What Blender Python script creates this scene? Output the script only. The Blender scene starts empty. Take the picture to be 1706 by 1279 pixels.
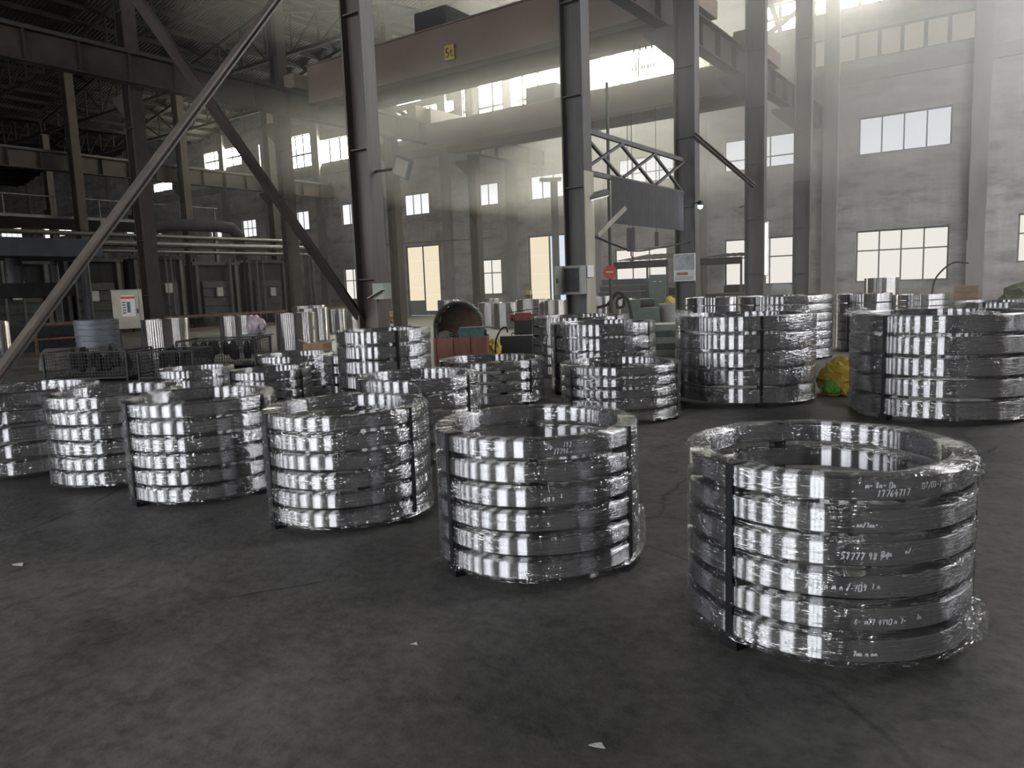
import bpy, bmesh, math, random
from mathutils import Vector, Matrix

# ------------------------------------------------------------------ camera
SC = bpy.context.scene
COL = SC.collection
F_PX, CXP, CYP, EYE = 1240.56, 853.0, 639.5, 1.6
YAW, PITCH, ROLL = math.radians(35.2003), math.radians(7.3177), math.radians(2.0969)

def cam_axes():
    f = Vector((-math.sin(YAW) * math.cos(PITCH), math.cos(YAW) * math.cos(PITCH), -math.sin(PITCH)))
    r = Vector((math.cos(YAW), math.sin(YAW), 0))
    d = f.cross(r)
    c, s = math.cos(ROLL), math.sin(ROLL)
    return c * r + s * d, -s * r + c * d, f
CR, CD, CF = cam_axes()
cam_data = bpy.data.cameras.new('camera')
cam_data.sensor_fit = 'HORIZONTAL'
cam_data.sensor_width = 36.0
cam_data.lens = F_PX / 1706.0 * 36.0
cam_data.clip_end = 400
cam_data.clip_start = 0.05
cam = bpy.data.objects.new('camera', cam_data)
COL.objects.link(cam)
m = Matrix.Identity(4)
for i in range(3):
    m[i][0], m[i][1], m[i][2] = CR[i], -CD[i], -CF[i]
m[0][3], m[1][3], m[2][3] = 0.0, 0.0, EYE
cam.matrix_world = m
SC.camera = cam

# ------------------------------------------------------------------ light and exposure
SC.view_settings.view_transform = 'Standard'
SC.view_settings.look = 'None'
SC.view_settings.gamma = 1.0
SC.view_settings.use_curve_mapping = False
SC.view_settings.exposure = 0.0
DAY_LOW, DAY_CLERE, DAY_BACK, DAY_SIDE, DAY_STRIP = 0.95, 70.0, 12.0, 5.0, 46.0      # daylight in the frosted panes: far wall, high strip, wall behind, wall at right, added high strip at right
HAZE, HAZE_UP = 0.006, 0.034
world = bpy.data.worlds.new('world')
SC.world = world
world.use_nodes = True
bg = world.node_tree.nodes['Background']
bg.inputs[0].default_value = (0.86, 0.90, 0.95, 1)
bg.inputs[1].default_value = 1.2
cy = SC.cycles
cy.max_bounces = 5
cy.diffuse_bounces = 2
cy.glossy_bounces = 2
cy.transmission_bounces = 2
cy.volume_bounces = 0
cy.transparent_max_bounces = 14
cy.use_adaptive_sampling = True
cy.adaptive_threshold = 0.05
cy.adaptive_min_samples = 16
cy.sample_clamp_indirect = 4.0
cy.use_light_tree = False
cy.use_denoising = True
cy.caustics_reflective = False
cy.caustics_refractive = False

# ------------------------------------------------------------------ helpers
def ray(px, py):
    return CR * ((px - CXP) / F_PX) + CD * ((py - CYP) / F_PX) + CF
def at_z(px, py, z=0.0):
    d = ray(px, py); t = (z - EYE) / d.z
    return Vector((d.x * t, d.y * t, z))
def at_y(px, py, y):
    d = ray(px, py); t = y / d.y
    return Vector((d.x * t, y, EYE + d.z * t))
def at_x(px, py, x):
    d = ray(px, py); t = x / d.x
    return Vector((x, d.y * t, EYE + d.z * t))

class MB:
    def __init__(s): s.v = []; s.f = []
    def box(s, x0, x1, y0, y1, z0, z1):
        n = len(s.v)
        s.v += [(x0,y0,z0),(x1,y0,z0),(x1,y1,z0),(x0,y1,z0),(x0,y0,z1),(x1,y0,z1),(x1,y1,z1),(x0,y1,z1)]
        s.f += [tuple(n+i for i in q) for q in ((0,3,2,1),(4,5,6,7),(0,1,5,4),(1,2,6,5),(2,3,7,6),(3,0,4,7))]
        return s
    def cbox(s, c, d):
        return s.box(c[0]-d[0]/2, c[0]+d[0]/2, c[1]-d[1]/2, c[1]+d[1]/2, c[2]-d[2]/2, c[2]+d[2]/2)
    def bar(s, p, q, w, h, up=(0,0,1)):
        p = Vector(p); q = Vector(q); d = (q-p).normalized(); u = Vector(up)
        a = d.cross(u)
        if a.length < 1e-4: a = d.cross(Vector((1,0,0)))
        a.normalize(); b = a.cross(d).normalized()
        n = len(s.v)
        for o in (p, q):
            for sa, sb in ((-1,-1),(1,-1),(1,1),(-1,1)):
                s.v.append(tuple(o + a*(sa*w/2) + b*(sb*h/2)))
        s.f += [tuple(n+i for i in t) for t in ((0,1,2,3),(7,6,5,4),(0,4,5,1),(1,5,6,2),(2,6,7,3),(3,7,4,0))]
        return s
    def tube(s, pts, r, n=8, caps=True):
        pts = [Vector(p) for p in pts]; base = len(s.v); k = len(pts)
        rad = r if isinstance(r, (list, tuple)) else [r]*k
        prev = None
        for i, p in enumerate(pts):
            d = (pts[min(i+1,k-1)] - pts[max(i-1,0)]).normalized()
            a = d.cross(Vector((0,0,1))) if prev is None else prev - d*prev.dot(d)
            if a.length < 1e-4: a = d.cross(Vector((1,0,0)))
            a.normalize(); prev = a; b = d.cross(a)
            for j in range(n):
                t = 2*math.pi*j/n
                s.v.append(tuple(p + (a*math.cos(t) + b*math.sin(t))*rad[i]))
        for i in range(k-1):
            for j in range(n):
                j2 = (j+1) % n
                s.f.append((base+i*n+j, base+i*n+j2, base+(i+1)*n+j2, base+(i+1)*n+j))
        if caps:
            s.f.append(tuple(base+j for j in reversed(range(n))))
            s.f.append(tuple(base+(k-1)*n+j for j in range(n)))
        return s
    def lathe(s, prof, n=48, closed=False, c=(0,0,0), sweep=2*math.pi, start=0.0):
        base = len(s.v); k = len(prof); full = abs(sweep-2*math.pi) < 1e-6
        cols = n if full else n+1
        for i in range(cols):
            t = start + sweep*i/n
            for r, z in prof:
                s.v.append((c[0]+r*math.cos(t), c[1]+r*math.sin(t), c[2]+z))
        for i in range(n):
            i2 = (i+1) % cols
            for j in range(k if closed else k-1):
                j2 = (j+1) % k
                s.f.append((base+i*k+j, base+i2*k+j, base+i2*k+j2, base+i*k+j2))
        return s
    def prism(s, poly, axis, a0, a1):
        n = len(s.v); k = len(poly)
        for a in (a0, a1):
            for u, w in poly:
                s.v.append((a,u,w) if axis == 'x' else (u,a,w) if axis == 'y' else (u,w,a))
        s.f.append(tuple(n+i for i in range(k))); s.f.append(tuple(n+k+i for i in reversed(range(k))))
        for i in range(k):
            j = (i+1) % k
            s.f.append((n+i, n+k+i, n+k+j, n+j))
        return s
    def mesh(s, name, smooth=False):
        me = bpy.data.meshes.new(name)
        me.from_pydata(s.v, [], s.f)
        bm = bmesh.new(); bm.from_mesh(me)
        bmesh.ops.recalc_face_normals(bm, faces=bm.faces)
        bm.to_mesh(me); bm.free()
        if smooth:
            for p in me.polygons: p.use_smooth = True
            me.set_sharp_from_angle(angle=math.radians(35))
        me.update()
        return me
    def build(s, name, mat, parent=None, smooth=False, loc=None):
        return link(name, s.mesh(name, smooth), mat, parent, loc)

def link(name, me, mat=None, parent=None, loc=None, rot=None):
    o = bpy.data.objects.new(name, me); COL.objects.link(o)
    if mat is not None and me is not None and len(me.materials) == 0: me.materials.append(mat)
    if parent is not None: o.parent = parent
    if loc is not None: o.location = loc
    if rot is not None: o.rotation_euler = rot
    return o
def thing(name, label, cat, loc=(0,0,0), rz=0.0, group=None):
    o = bpy.data.objects.new(name, None); COL.objects.link(o)
    o.empty_display_size = 0.2
    o.location = loc; o.rotation_euler = (0,0,rz)
    return tag(o, label, cat, group)
def tag(o, label, cat, group=None):
    o['label'] = label; o['category'] = cat
    if group: o['group'] = group
    return o
def struct(o):
    o['kind'] = 'structure'; return o

def pane_mesh(x0, x1, y0, y1, z0, z1, mat, inward):
    """glass pane: the face towards the hall shows the daylight, the edges and back are plain glass"""
    b = MB().box(x0,x1,y0,y1,z0,z1); me = b.mesh('pane')
    me.materials.append(mat); me.materials.append(M_EDGE)
    for p in me.polygons: p.material_index = 0 if p.normal.y*inward > 0.9 else 1
    return me

# ------------------------------------------------------------------ materials
MATS = {}
def newmat(name):
    mt = bpy.data.materials.new(name); mt.use_nodes = True
    nt = mt.node_tree; nt.nodes.clear()
    out = nt.nodes.new('ShaderNodeOutputMaterial')
    return mt, nt, out
def noise(nt, vec, scale, detail=4.0, rough=0.6):
    n = nt.nodes.new('ShaderNodeTexNoise')
    n.inputs['Scale'].default_value = scale; n.inputs['Detail'].default_value = detail; n.inputs['Roughness'].default_value = rough
    if vec is not None: nt.links.new(vec, n.inputs['Vector'])
    return n.outputs['Fac']
def mapping(nt, vec, scale=(1,1,1), rot=(0,0,0)):
    n = nt.nodes.new('ShaderNodeMapping'); n.inputs['Scale'].default_value = scale; n.inputs['Rotation'].default_value = rot
    nt.links.new(vec, n.inputs['Vector']); return n.outputs['Vector']
def ramp(nt, fac, stops):
    n = nt.nodes.new('ShaderNodeValToRGB'); e = n.color_ramp.elements
    while len(e) < len(stops): e.new(0.5)
    for el, (p, c) in zip(e, stops):
        el.position = p; el.color = (c[0],c[1],c[2],1) if not isinstance(c, (int,float)) else (c,c,c,1)
    nt.links.new(fac, n.inputs['Fac']); return n.outputs['Color']
def bump(nt, h, strength=0.3, dist=0.01, normal=None):
    n = nt.nodes.new('ShaderNodeBump'); n.inputs['Strength'].default_value = strength; n.inputs['Distance'].default_value = dist
    nt.links.new(h, n.inputs['Height']); return n.outputs['Normal']
def objco(nt):
    return nt.nodes.new('ShaderNodeTexCoord').outputs['Object']
def geoco(nt):
    return nt.nodes.new('ShaderNodeNewGeometry').outputs['Position']

def plain(name, c1, c2=None, rough=0.6, metal=0.0, scale=6.0, stretch=(1,1,1), bmp=0.15, spec=0.4, dist=0.01, world_co=False, mid=(0.35,0.7)):
    """mottled paint / metal / plaster"""
    if name in MATS: return MATS[name]
    mt, nt, out = newmat(name)
    b = nt.nodes.new('ShaderNodeBsdfPrincipled')
    co = mapping(nt, geoco(nt) if world_co else objco(nt), stretch)
    f = noise(nt, co, scale, 6.0, 0.65)
    c2 = c2 or tuple(x*0.6 for x in c1)
    col = ramp(nt, f, [(mid[0], c2), (mid[1], c1)])
    nt.links.new(col, b.inputs['Base Color'])
    b.inputs['Roughness'].default_value = rough; b.inputs['Metallic'].default_value = metal
    b.inputs['Specular IOR Level'].default_value = spec
    if bmp: nt.links.new(bump(nt, noise(nt, co, scale*5, 3.0), bmp, dist), b.inputs['Normal'])
    nt.links.new(b.outputs[0], out.inputs[0]); MATS[name] = mt
    return mt

def mat_floor():
    mt, nt, out = newmat('floor_concrete')
    b = nt.nodes.new('ShaderNodeBsdfPrincipled'); p = geoco(nt)
    big = noise(nt, p, 0.35, 6.0, 0.6); fine = noise(nt, p, 14.0, 6.0, 0.7)
    c1 = ramp(nt, big, [(0.32,(0.058,0.056,0.054)), (0.5,(0.105,0.101,0.096)), (0.68,(0.165,0.158,0.148))])
    mid = noise(nt, p, 2.6, 5.0, 0.7)
    fm = nt.nodes.new('ShaderNodeMath'); fm.operation = 'MULTIPLY_ADD'; fm.inputs[1].default_value = 0.55
    fh = nt.nodes.new('ShaderNodeMath'); fh.operation = 'MULTIPLY'; fh.inputs[1].default_value = 0.45
    nt.links.new(mid, fh.inputs[0]); nt.links.new(fine, fm.inputs[0]); nt.links.new(fh.outputs[0], fm.inputs[2])
    c2 = ramp(nt, fm.outputs[0], [(0.36,0.45), (0.5,0.9), (0.66,1.35)])
    mx = nt.nodes.new('ShaderNodeMixRGB'); mx.blend_type = 'MULTIPLY'; mx.inputs[0].default_value = 1
    nt.links.new(c1, mx.inputs[1]); nt.links.new(c2, mx.inputs[2])
    # drag marks, cracks
    warp = nt.nodes.new('ShaderNodeMixRGB'); warp.blend_type = 'ADD'; warp.inputs[0].default_value = 0.5
    nn = nt.nodes.new('ShaderNodeTexNoise'); nn.inputs['Scale'].default_value = 0.9; nn.inputs['Detail'].default_value = 5
    nt.links.new(p, nn.inputs['Vector']); nt.links.new(p, warp.inputs[1]); nt.links.new(nn.outputs['Color'], warp.inputs[2])
    vo = nt.nodes.new('ShaderNodeTexVoronoi'); vo.feature = 'DISTANCE_TO_EDGE'; vo.inputs['Scale'].default_value = 0.33
    nt.links.new(warp.outputs[0], vo.inputs['Vector'])
    cr = ramp(nt, vo.outputs['Distance'], [(0.0,0.35), (0.0025,0.6), (0.005,1.0)])
    gate = ramp(nt, noise(nt, p, 0.5, 2.0), [(0.48,1.0), (0.55,0.0)])
    mg = nt.nodes.new('ShaderNodeMixRGB'); mg.blend_type = 'LIGHTEN'; mg.inputs[0].default_value = 1
    nt.links.new(cr, mg.inputs[1]); nt.links.new(gate, mg.inputs[2])
    m2 = nt.nodes.new('ShaderNodeMixRGB'); m2.blend_type = 'MULTIPLY'; m2.inputs[0].default_value = 1
    nt.links.new(mx.outputs[0], m2.inputs[1]); nt.links.new(mg.outputs[0], m2.inputs[2])
    nt.links.new(m2.outputs[0], b.inputs['Base Color'])
    rr = ramp(nt, big, [(0.3,0.42), (0.7,0.68)])
    nt.links.new(rr, b.inputs['Roughness']); b.inputs['Specular IOR Level'].default_value = 0.35
    h = nt.nodes.new('ShaderNodeMath'); h.operation = 'MULTIPLY'
    nt.links.new(fine, h.inputs[0]); nt.links.new(mg.outputs[0], h.inputs[1])
    nt.links.new(bump(nt, h.outputs[0], 0.5, 0.012), b.inputs['Normal'])
    nt.links.new(b.outputs[0], out.inputs[0]); return mt

def mat_wall():
    mt, nt, out = newmat('wall_plaster')
    b = nt.nodes.new('ShaderNodeBsdfPrincipled'); p = geoco(nt)
    f1 = noise(nt, mapping(nt, p, (0.5,0.5,1.6)), 1.1, 8.0, 0.7)
    f2 = noise(nt, mapping(nt, p, (2.0,2.0,0.25)), 1.0, 6.0, 0.7)
    c1 = ramp(nt, f1, [(0.32,(0.21,0.198,0.186)), (0.5,(0.37,0.353,0.333)), (0.7,(0.46,0.443,0.42))])
    c2 = ramp(nt, f2, [(0.35,(0.78,0.76,0.74)), (0.6,(1,1,1))])
    mx = nt.nodes.new('ShaderNodeMixRGB'); mx.blend_type = 'MULTIPLY'; mx.inputs[0].default_value = 0.8
    nt.links.new(c1, mx.inputs[1]); nt.links.new(c2, mx.inputs[2])
    nt.links.new(mx.outputs[0], b.inputs['Base Color']); b.inputs['Roughness'].default_value = 0.9
    b.inputs['Specular IOR Level'].default_value = 0.15
    nt.links.new(bump(nt, f1, 0.4, 0.03), b.inputs['Normal'])
    nt.links.new(b.outputs[0], out.inputs[0]); return mt

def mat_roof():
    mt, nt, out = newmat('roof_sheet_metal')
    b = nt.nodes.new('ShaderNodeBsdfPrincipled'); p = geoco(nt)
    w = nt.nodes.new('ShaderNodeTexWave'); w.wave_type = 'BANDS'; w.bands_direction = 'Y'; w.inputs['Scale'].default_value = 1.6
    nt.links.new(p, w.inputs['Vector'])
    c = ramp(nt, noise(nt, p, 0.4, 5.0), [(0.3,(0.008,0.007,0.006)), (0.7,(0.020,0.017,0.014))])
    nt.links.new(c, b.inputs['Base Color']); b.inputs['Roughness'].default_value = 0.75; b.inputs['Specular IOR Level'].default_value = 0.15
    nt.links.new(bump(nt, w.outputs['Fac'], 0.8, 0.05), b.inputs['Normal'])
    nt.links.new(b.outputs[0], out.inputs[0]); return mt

def mat_steel(name, base=(0.72,0.72,0.74), rough=0.23, aniso=0.9, tint=0.25):
    """lathe-turned bright steel: fine circumferential grooves smear reflections up and down"""
    mt, nt, out = newmat(name); co = objco(nt)
    g = nt.nodes.new('ShaderNodeBsdfAnisotropic'); g.distribution = 'GGX'
    g.inputs['Roughness'].default_value = rough; g.inputs['Anisotropy'].default_value = aniso
    tg = nt.nodes.new('ShaderNodeTangent'); tg.direction_type = 'RADIAL'; tg.axis = 'Z'
    nt.links.new(tg.outputs[0], g.inputs['Tangent'])
    f = noise(nt, mapping(nt, co, (1,1,60)), 2.0, 4.0, 0.6)
    f2 = noise(nt, co, 3.0, 3.0)
    c = ramp(nt, f, [(0.3, tuple(x*0.78 for x in base)), (0.7, base)])
    nt.links.new(c, g.inputs['Color'])
    d = nt.nodes.new('ShaderNodeBsdfDiffuse'); d.inputs[0].default_value = (0.34,0.34,0.36,1)
    mx = nt.nodes.new('ShaderNodeMixShader')
    fr = ramp(nt, f2, [(0.35,0.05), (0.7,tint*0.5)])
    nt.links.new(fr, mx.inputs[0]); nt.links.new(g.outputs[0], mx.inputs[1]); nt.links.new(d.outputs[0], mx.inputs[2])
    nt.links.new(mx.outputs[0], out.inputs[0]); return mt

def mat_film(name, base=0.04, wr=0.8):
    """clear stretch film, creased; the bunch attribute says where it lies in many layers"""
    mt, nt, out = newmat(name)
    uv = nt.nodes.new('ShaderNodeUVMap').outputs[0]
    at = nt.nodes.new('ShaderNodeAttribute'); at.attribute_name = 'bunch'
    s1 = noise(nt, mapping(nt, uv, (3.0, 22.0, 1), (0,0,0.35)), 2.2, 2.5, 0.6)
    s2 = noise(nt, mapping(nt, uv, (14.0, 5.0, 1), (0,0,-0.7)), 2.0, 1.5, 0.5)
    ad = nt.nodes.new('ShaderNodeMath'); ad.operation = 'ADD'
    nt.links.new(s1, ad.inputs[0]); nt.links.new(s2, ad.inputs[1])
    nrm = bump(nt, ad.outputs[0], 0.9, 0.02)
    crease = ramp(nt, s1, [(0.50,0.0), (0.545,0.12), (0.565,1.0), (0.585,0.12), (0.64,0.0)])
    gate = ramp(nt, noise(nt, mapping(nt, uv, (1,1.5,1)), 2.4, 2.0), [(0.38,0.0), (0.55,1.0)])
    g = nt.nodes.new('ShaderNodeBsdfGlossy'); g.inputs['Roughness'].default_value = 0.14; g.inputs['Color'].default_value = (0.97,0.97,0.97,1)
    nt.links.new(nrm, g.inputs['Normal'])
    df = nt.nodes.new('ShaderNodeBsdfTranslucent'); df.inputs[0].default_value = (0.85,0.85,0.85,1)
    df2 = nt.nodes.new('ShaderNodeBsdfDiffuse'); df2.inputs[0].default_value = (0.8,0.8,0.8,1)
    nt.links.new(nrm, df.inputs['Normal']); nt.links.new(nrm, df2.inputs['Normal'])
    dd = nt.nodes.new('ShaderNodeMixShader'); dd.inputs[0].default_value = 0.5
    nt.links.new(df.outputs[0], dd.inputs[1]); nt.links.new(df2.outputs[0], dd.inputs[2])
    sh = nt.nodes.new('ShaderNodeMixShader'); sh.inputs[0].default_value = 0.15
    nt.links.new(g.outputs[0], sh.inputs[1]); nt.links.new(dd.outputs[0], sh.inputs[2])
    tr = nt.nodes.new('ShaderNodeBsdfTransparent'); tr.inputs[0].default_value = (0.97,0.97,0.97,1)
    lw = nt.nodes.new('ShaderNodeLayerWeight'); lw.inputs[0].default_value = 0.12
    def mth(op, a, b_):
        n = nt.nodes.new('ShaderNodeMath'); n.operation = op
        for i, x in enumerate((a, b_)):
            if isinstance(x, (int,float)): n.inputs[i].default_value = x
            else: nt.links.new(x, n.inputs[i])
        return n.outputs[0]
    cg = mth('MULTIPLY', crease, gate)
    fac = mth('ADD', base, mth('MULTIPLY', lw.outputs['Fresnel'], 0.35))
    fac = mth('ADD', fac, mth('MULTIPLY', cg, wr))
    fac = mth('ADD', fac, mth('MULTIPLY', at.outputs['Fac'], mth('ADD', 0.22, mth('MULTIPLY', crease, 0.6))))
    cl = nt.nodes.new('ShaderNodeClamp'); nt.links.new(fac, cl.inputs[0]); cl.inputs[2].default_value = 0.8
    mx = nt.nodes.new('ShaderNodeMixShader')
    nt.links.new(cl.outputs[0], mx.inputs[0]); nt.links.new(tr.outputs[0], mx.inputs[1]); nt.links.new(sh.outputs[0], mx.inputs[2])
    nt.links.new(mx.outputs[0], out.inputs[0]); return mt

def mat_pane(name, col, strength, *_):
    """frosted pane with the day behind it"""
    return mat_emit(name, col, strength)
def mat_emit(name, col, strength):
    mt, nt, out = newmat(name)
    e = nt.nodes.new('ShaderNodeEmission'); e.inputs[0].default_value = (*col,1); e.inputs[1].default_value = strength
    nt.links.new(e.outputs[0], out.inputs[0]); return mt

M_FLOOR, M_WALL, M_ROOF = mat_floor(), mat_wall(), mat_roof()
M_RING = mat_steel('turned_steel')
M_DRUM = mat_steel('turned_steel_drum', (0.74,0.72,0.70), 0.24, 0.9)
M_FILM = mat_film('stretch_film')
M_FILM_FAR = mat_film('stretch_film_far', 0.02, 0.6)
M_PANE = mat_pane('frosted_pane', (1.0,0.955,0.88), DAY_LOW)
M_PANE_UP = mat_pane('frosted_pane_upper', (0.97,0.98,1.0), DAY_LOW*1.15)
M_PANE_WARM = mat_pane('door_pane', (1.0,0.86,0.62), DAY_LOW, 0.10, 0.8)
M_PANE_BLUE = mat_pane('door_pane_blue', (0.80,0.90,1.0), DAY_LOW)
M_CLERE = mat_pane('clerestory_pane', (1.0,0.96,0.80), DAY_CLERE, 0.25)
M_CLERE_DIM = mat_pane('clerestory_sheet', (1.0,0.88,0.72), 0.42, 0.45, 6.0)
M_ADDED_STRIP = mat_pane('added_strip_pane', (0.99,0.98,0.97), DAY_STRIP)  # panes of the added high windows that give back light
M_SIDE = mat_pane('side_pane', (0.96,0.98,1.0), DAY_SIDE, 0.15)
M_BACK = mat_pane('back_pane', (0.95,0.97,1.0), DAY_BACK, 0.15)
M_FRAME = plain('window_frame_paint', (0.20,0.19,0.18), rough=0.6)
M_PIL = plain('pilaster_plaster_shaded', (0.30,0.285,0.27), (0.19,0.18,0.17), 0.9, 0, 0.8, (1,1,0.3), 0.2, 0.15, 0.02, True)  # plaster tone darkened to carry the shade on the pilaster faces
M_COL = plain('column_paint', (0.11,0.105,0.10), (0.055,0.052,0.05), 0.55, 0.0, 2.5, (1,1,0.15), 0.15, 0.4)
M_COLB = plain('column_brown_paint', (0.13,0.10,0.082), (0.065,0.052,0.044), 0.5, 0.0, 2.5, (2,2,0.12), 0.15, 0.45)
M_RUN = plain('runway_brown_paint', (0.060,0.046,0.038), (0.030,0.024,0.020), 0.7, 0.0, 1.2, spec=0.2)
M_STRIP = plain('pale_column_strip', (0.40,0.38,0.30), (0.28,0.26,0.21), 0.6, 0, 3, (1,1,0.2))
M_CRANE = plain('crane_paint_washed', (0.30,0.22,0.165), (0.19,0.14,0.11), 0.5, 0, 0.8)  # brown lightened and greyed to imitate glare over the cranes
M_DARK = plain('dark_steel', (0.040,0.040,0.043), (0.018,0.018,0.020), 0.55, 0.3, 5)
M_BLACK = plain('black_strap', (0.012,0.013,0.016), (0.006,0.006,0.008), 0.45, 0.0, 10)
M_FURN = plain('soot_and_shade_black', (0.026,0.025,0.025), (0.010,0.010,0.011), 0.8, 0.0, 1.6, (1,1,0.35), 0.4, 0.2, 0.03)  # soot on the furnaces; painted backlit shade on the lean-to roofs
M_PIPE = plain('pipe_paint', (0.075,0.07,0.064), (0.04,0.037,0.034), 0.5, 0.2, 2)
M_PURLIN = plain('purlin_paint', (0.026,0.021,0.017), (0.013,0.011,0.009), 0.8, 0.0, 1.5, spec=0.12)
M_BRACE = plain('brace_paint', (0.15,0.125,0.105), (0.085,0.07,0.06), 0.5, 0.0, 3, (1,1,1))
M_TANK = plain('dull_zinc', (0.20,0.22,0.25), (0.11,0.12,0.14), 0.5, 0.5, 3, (1,1,9))
M_WOODRED = plain('red_brown_board', (0.25,0.11,0.075), (0.15,0.07,0.05), 0.75, 0, 4, (1,1,0.4))
M_TEAL = plain('teal_paint', (0.07,0.15,0.15), (0.04,0.08,0.08), 0.5)
M_GREEN = plain('machine_green', (0.10,0.13,0.10), (0.05,0.07,0.06), 0.55)
M_RED = plain('engine_red', (0.32,0.05,0.04), (0.12,0.03,0.03), 0.5, 0, 9)
M_YELLOW = plain('yellow_cloth', (0.62,0.46,0.08), (0.42,0.29,0.05), 0.8, 0, 5, bmp=0.4)
M_CARD = plain('cardboard', (0.42,0.28,0.16), (0.32,0.21,0.12), 0.85, 0, 4)
M_WHITE = plain('white_paper', (0.75,0.74,0.72), (0.62,0.61,0.60), 0.8, 0, 8, bmp=0.05)
M_GREY = plain('grey_enamel', (0.28,0.29,0.27), (0.20,0.21,0.20), 0.5, 0, 3)
M_CREAM = plain('cream_enamel', (0.42,0.40,0.33), (0.32,0.30,0.25), 0.5, 0, 3)
M_CHALK = plain('chalk', (0.78,0.80,0.82), (0.55,0.57,0.6), 0.9, 0, 60, bmp=0)
M_RUBBER = plain('cable_rubber', (0.02,0.02,0.02), (0.01,0.01,0.01), 0.5)
M_TARP = plain('tarp', (0.13,0.12,0.10), (0.07,0.065,0.055), 0.85, 0, 3)
M_BLUEDK = plain('blue_black_paint', (0.030,0.040,0.052), (0.015,0.02,0.028), 0.5, 0.1, 2)
M_SIGNRED = plain('sign_red', (0.62,0.09,0.05), (0.5,0.07,0.04), 0.6, 0, 3, bmp=0)
M_SIGNYEL = plain('sign_yellow', (0.70,0.50,0.07), (0.6,0.42,0.06), 0.6, 0, 3, bmp=0)
M_RUST = plain('rust', (0.20,0.11,0.065), (0.10,0.055,0.035), 0.8, 0, 5)
M_EDGE = plain('glass_edge', (0.25,0.28,0.27), rough=0.2)
M_LAMP = mat_emit('lamp_white', (0.92,0.97,1.0), 6.0)
M_WELD = mat_emit('lamp_bluewhite', (0.72,0.88,1.0), 60.0)
# ------------------------------------------------------------------ shell
WY, BY, XR, XL, ZT = 37.7, -12.3, 8.7, -104.0, 16.4
ROWS = [8.7, -7.83, -24.3, -40.8, -57.3, -73.8, -90.3, -104.0]
BAYS_Y = [-10.3, -4.3, 1.7, 7.7, 13.7, 19.6, 25.6, 31.7]

fl = MB().box(XL-0.3, XR+0.3, BY-0.3, WY+0.3, -0.2, 0.0).build('floor', M_FLOOR); struct(fl)

def holed_wall(name, y, x0, x1, z1, holes, thick, mat):
    """wall in the XZ plane at y, reveal going to y+thick"""
    xs = sorted({x0, x1} | {h[0] for h in holes} | {h[1] for h in holes})
    zs = sorted({0.0, z1} | {h[2] for h in holes} | {h[3] for h in holes})
    def is_hole(i, j):
        cx = (xs[i]+xs[i+1])/2; cz = (zs[j]+zs[j+1])/2
        return any(h[0] < cx < h[1] and h[2] < cz < h[3] for h in holes)
    b = MB(); idx = {}
    def V(i, j, k):
        if (i,j,k) not in idx:
            idx[(i,j,k)] = len(b.v); b.v.append((xs[i], y + (thick if k else 0), zs[j]))
        return idx[(i,j,k)]
    nx, nz = len(xs)-1, len(zs)-1
    solid = [[not is_hole(i,j) for j in range(nz)] for i in range(nx)]
    for i in range(nx):
        for j in range(nz):
            if not solid[i][j]: continue
            for k in (0,1): b.f.append((V(i,j,k),V(i+1,j,k),V(i+1,j+1,k),V(i,j+1,k)))
            for di, dj, e in ((-1,0,((i,j),(i,j+1))),(1,0,((i+1,j),(i+1,j+1))),(0,-1,((i,j),(i+1,j))),(0,1,((i,j+1),(i+1,j+1)))):
                a, c = i+di, j+dj
                if not (0 <= a < nx and 0 <= c < nz) or not solid[a][c]:
                    (p, q), (r, s) = e
                    b.f.append((V(p,q,0),V(r,s,0),V(r,s,1),V(p,q,1)))
    o = b.build(name, mat); struct(o); return o

WIN = []      # x0,x1,z0,z1,nx,row splits,pane material
lowz, lowt = 1.28, 3.55
WIN += [(-6.93,-3.2,1.28,3.62,4,[0.62],M_PANE), (-6.92,-3.24,6.98,8.64,4,[],M_PANE_UP),
        (-13.1,-9.7,1.31,3.63,3,[0.6],M_PANE), (-13.1,-9.7,6.95,8.48,3,[0.33],M_PANE_UP),
        (-19.3,-16.2,1.5,3.5,3,[0.6],M_PANE), (-19.0,-15.8,6.95,8.3,4,[0.4],M_PANE_UP),
        (-24.8,-22.4,6.7,8.1,3,[],M_PANE_UP), (-29.4,-27.15,6.7,8.06,3,[],M_PANE_UP),
        (-29.4,-27.1,1.25,3.44,3,[0.62],M_PANE), (-34.9,-32.7,6.62,8.03,3,[],M_PANE_UP),
        (-41.0,-38.7,6.48,7.98,3,[],M_PANE_UP), (-41.1,-38.7,1.2,3.42,3,[0.62],M_PANE),
        (-46.5,-44.5,6.46,7.9,3,[],M_PANE_UP), (-52.6,-50.8,6.4,7.8,3,[0.5],M_PANE_UP),
        (-57.0,-55.4,6.5,7.9,2,[0.5],M_PANE_UP), (-65.0,-63.3,7.5,8.4,2,[],M_PANE_UP),
        (-70.4,-68.2,7.6,8.7,2,[],M_PANE_UP), (-86.9,-80.7,8.6,10.0,4,[],M_PANE_UP),
        (-97.5,-92.0,6.8,10.6,4,[0.5],M_PANE_UP), (-0.75,1.8,1.9,3.9,3,[0.6],M_PANE)]
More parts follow.
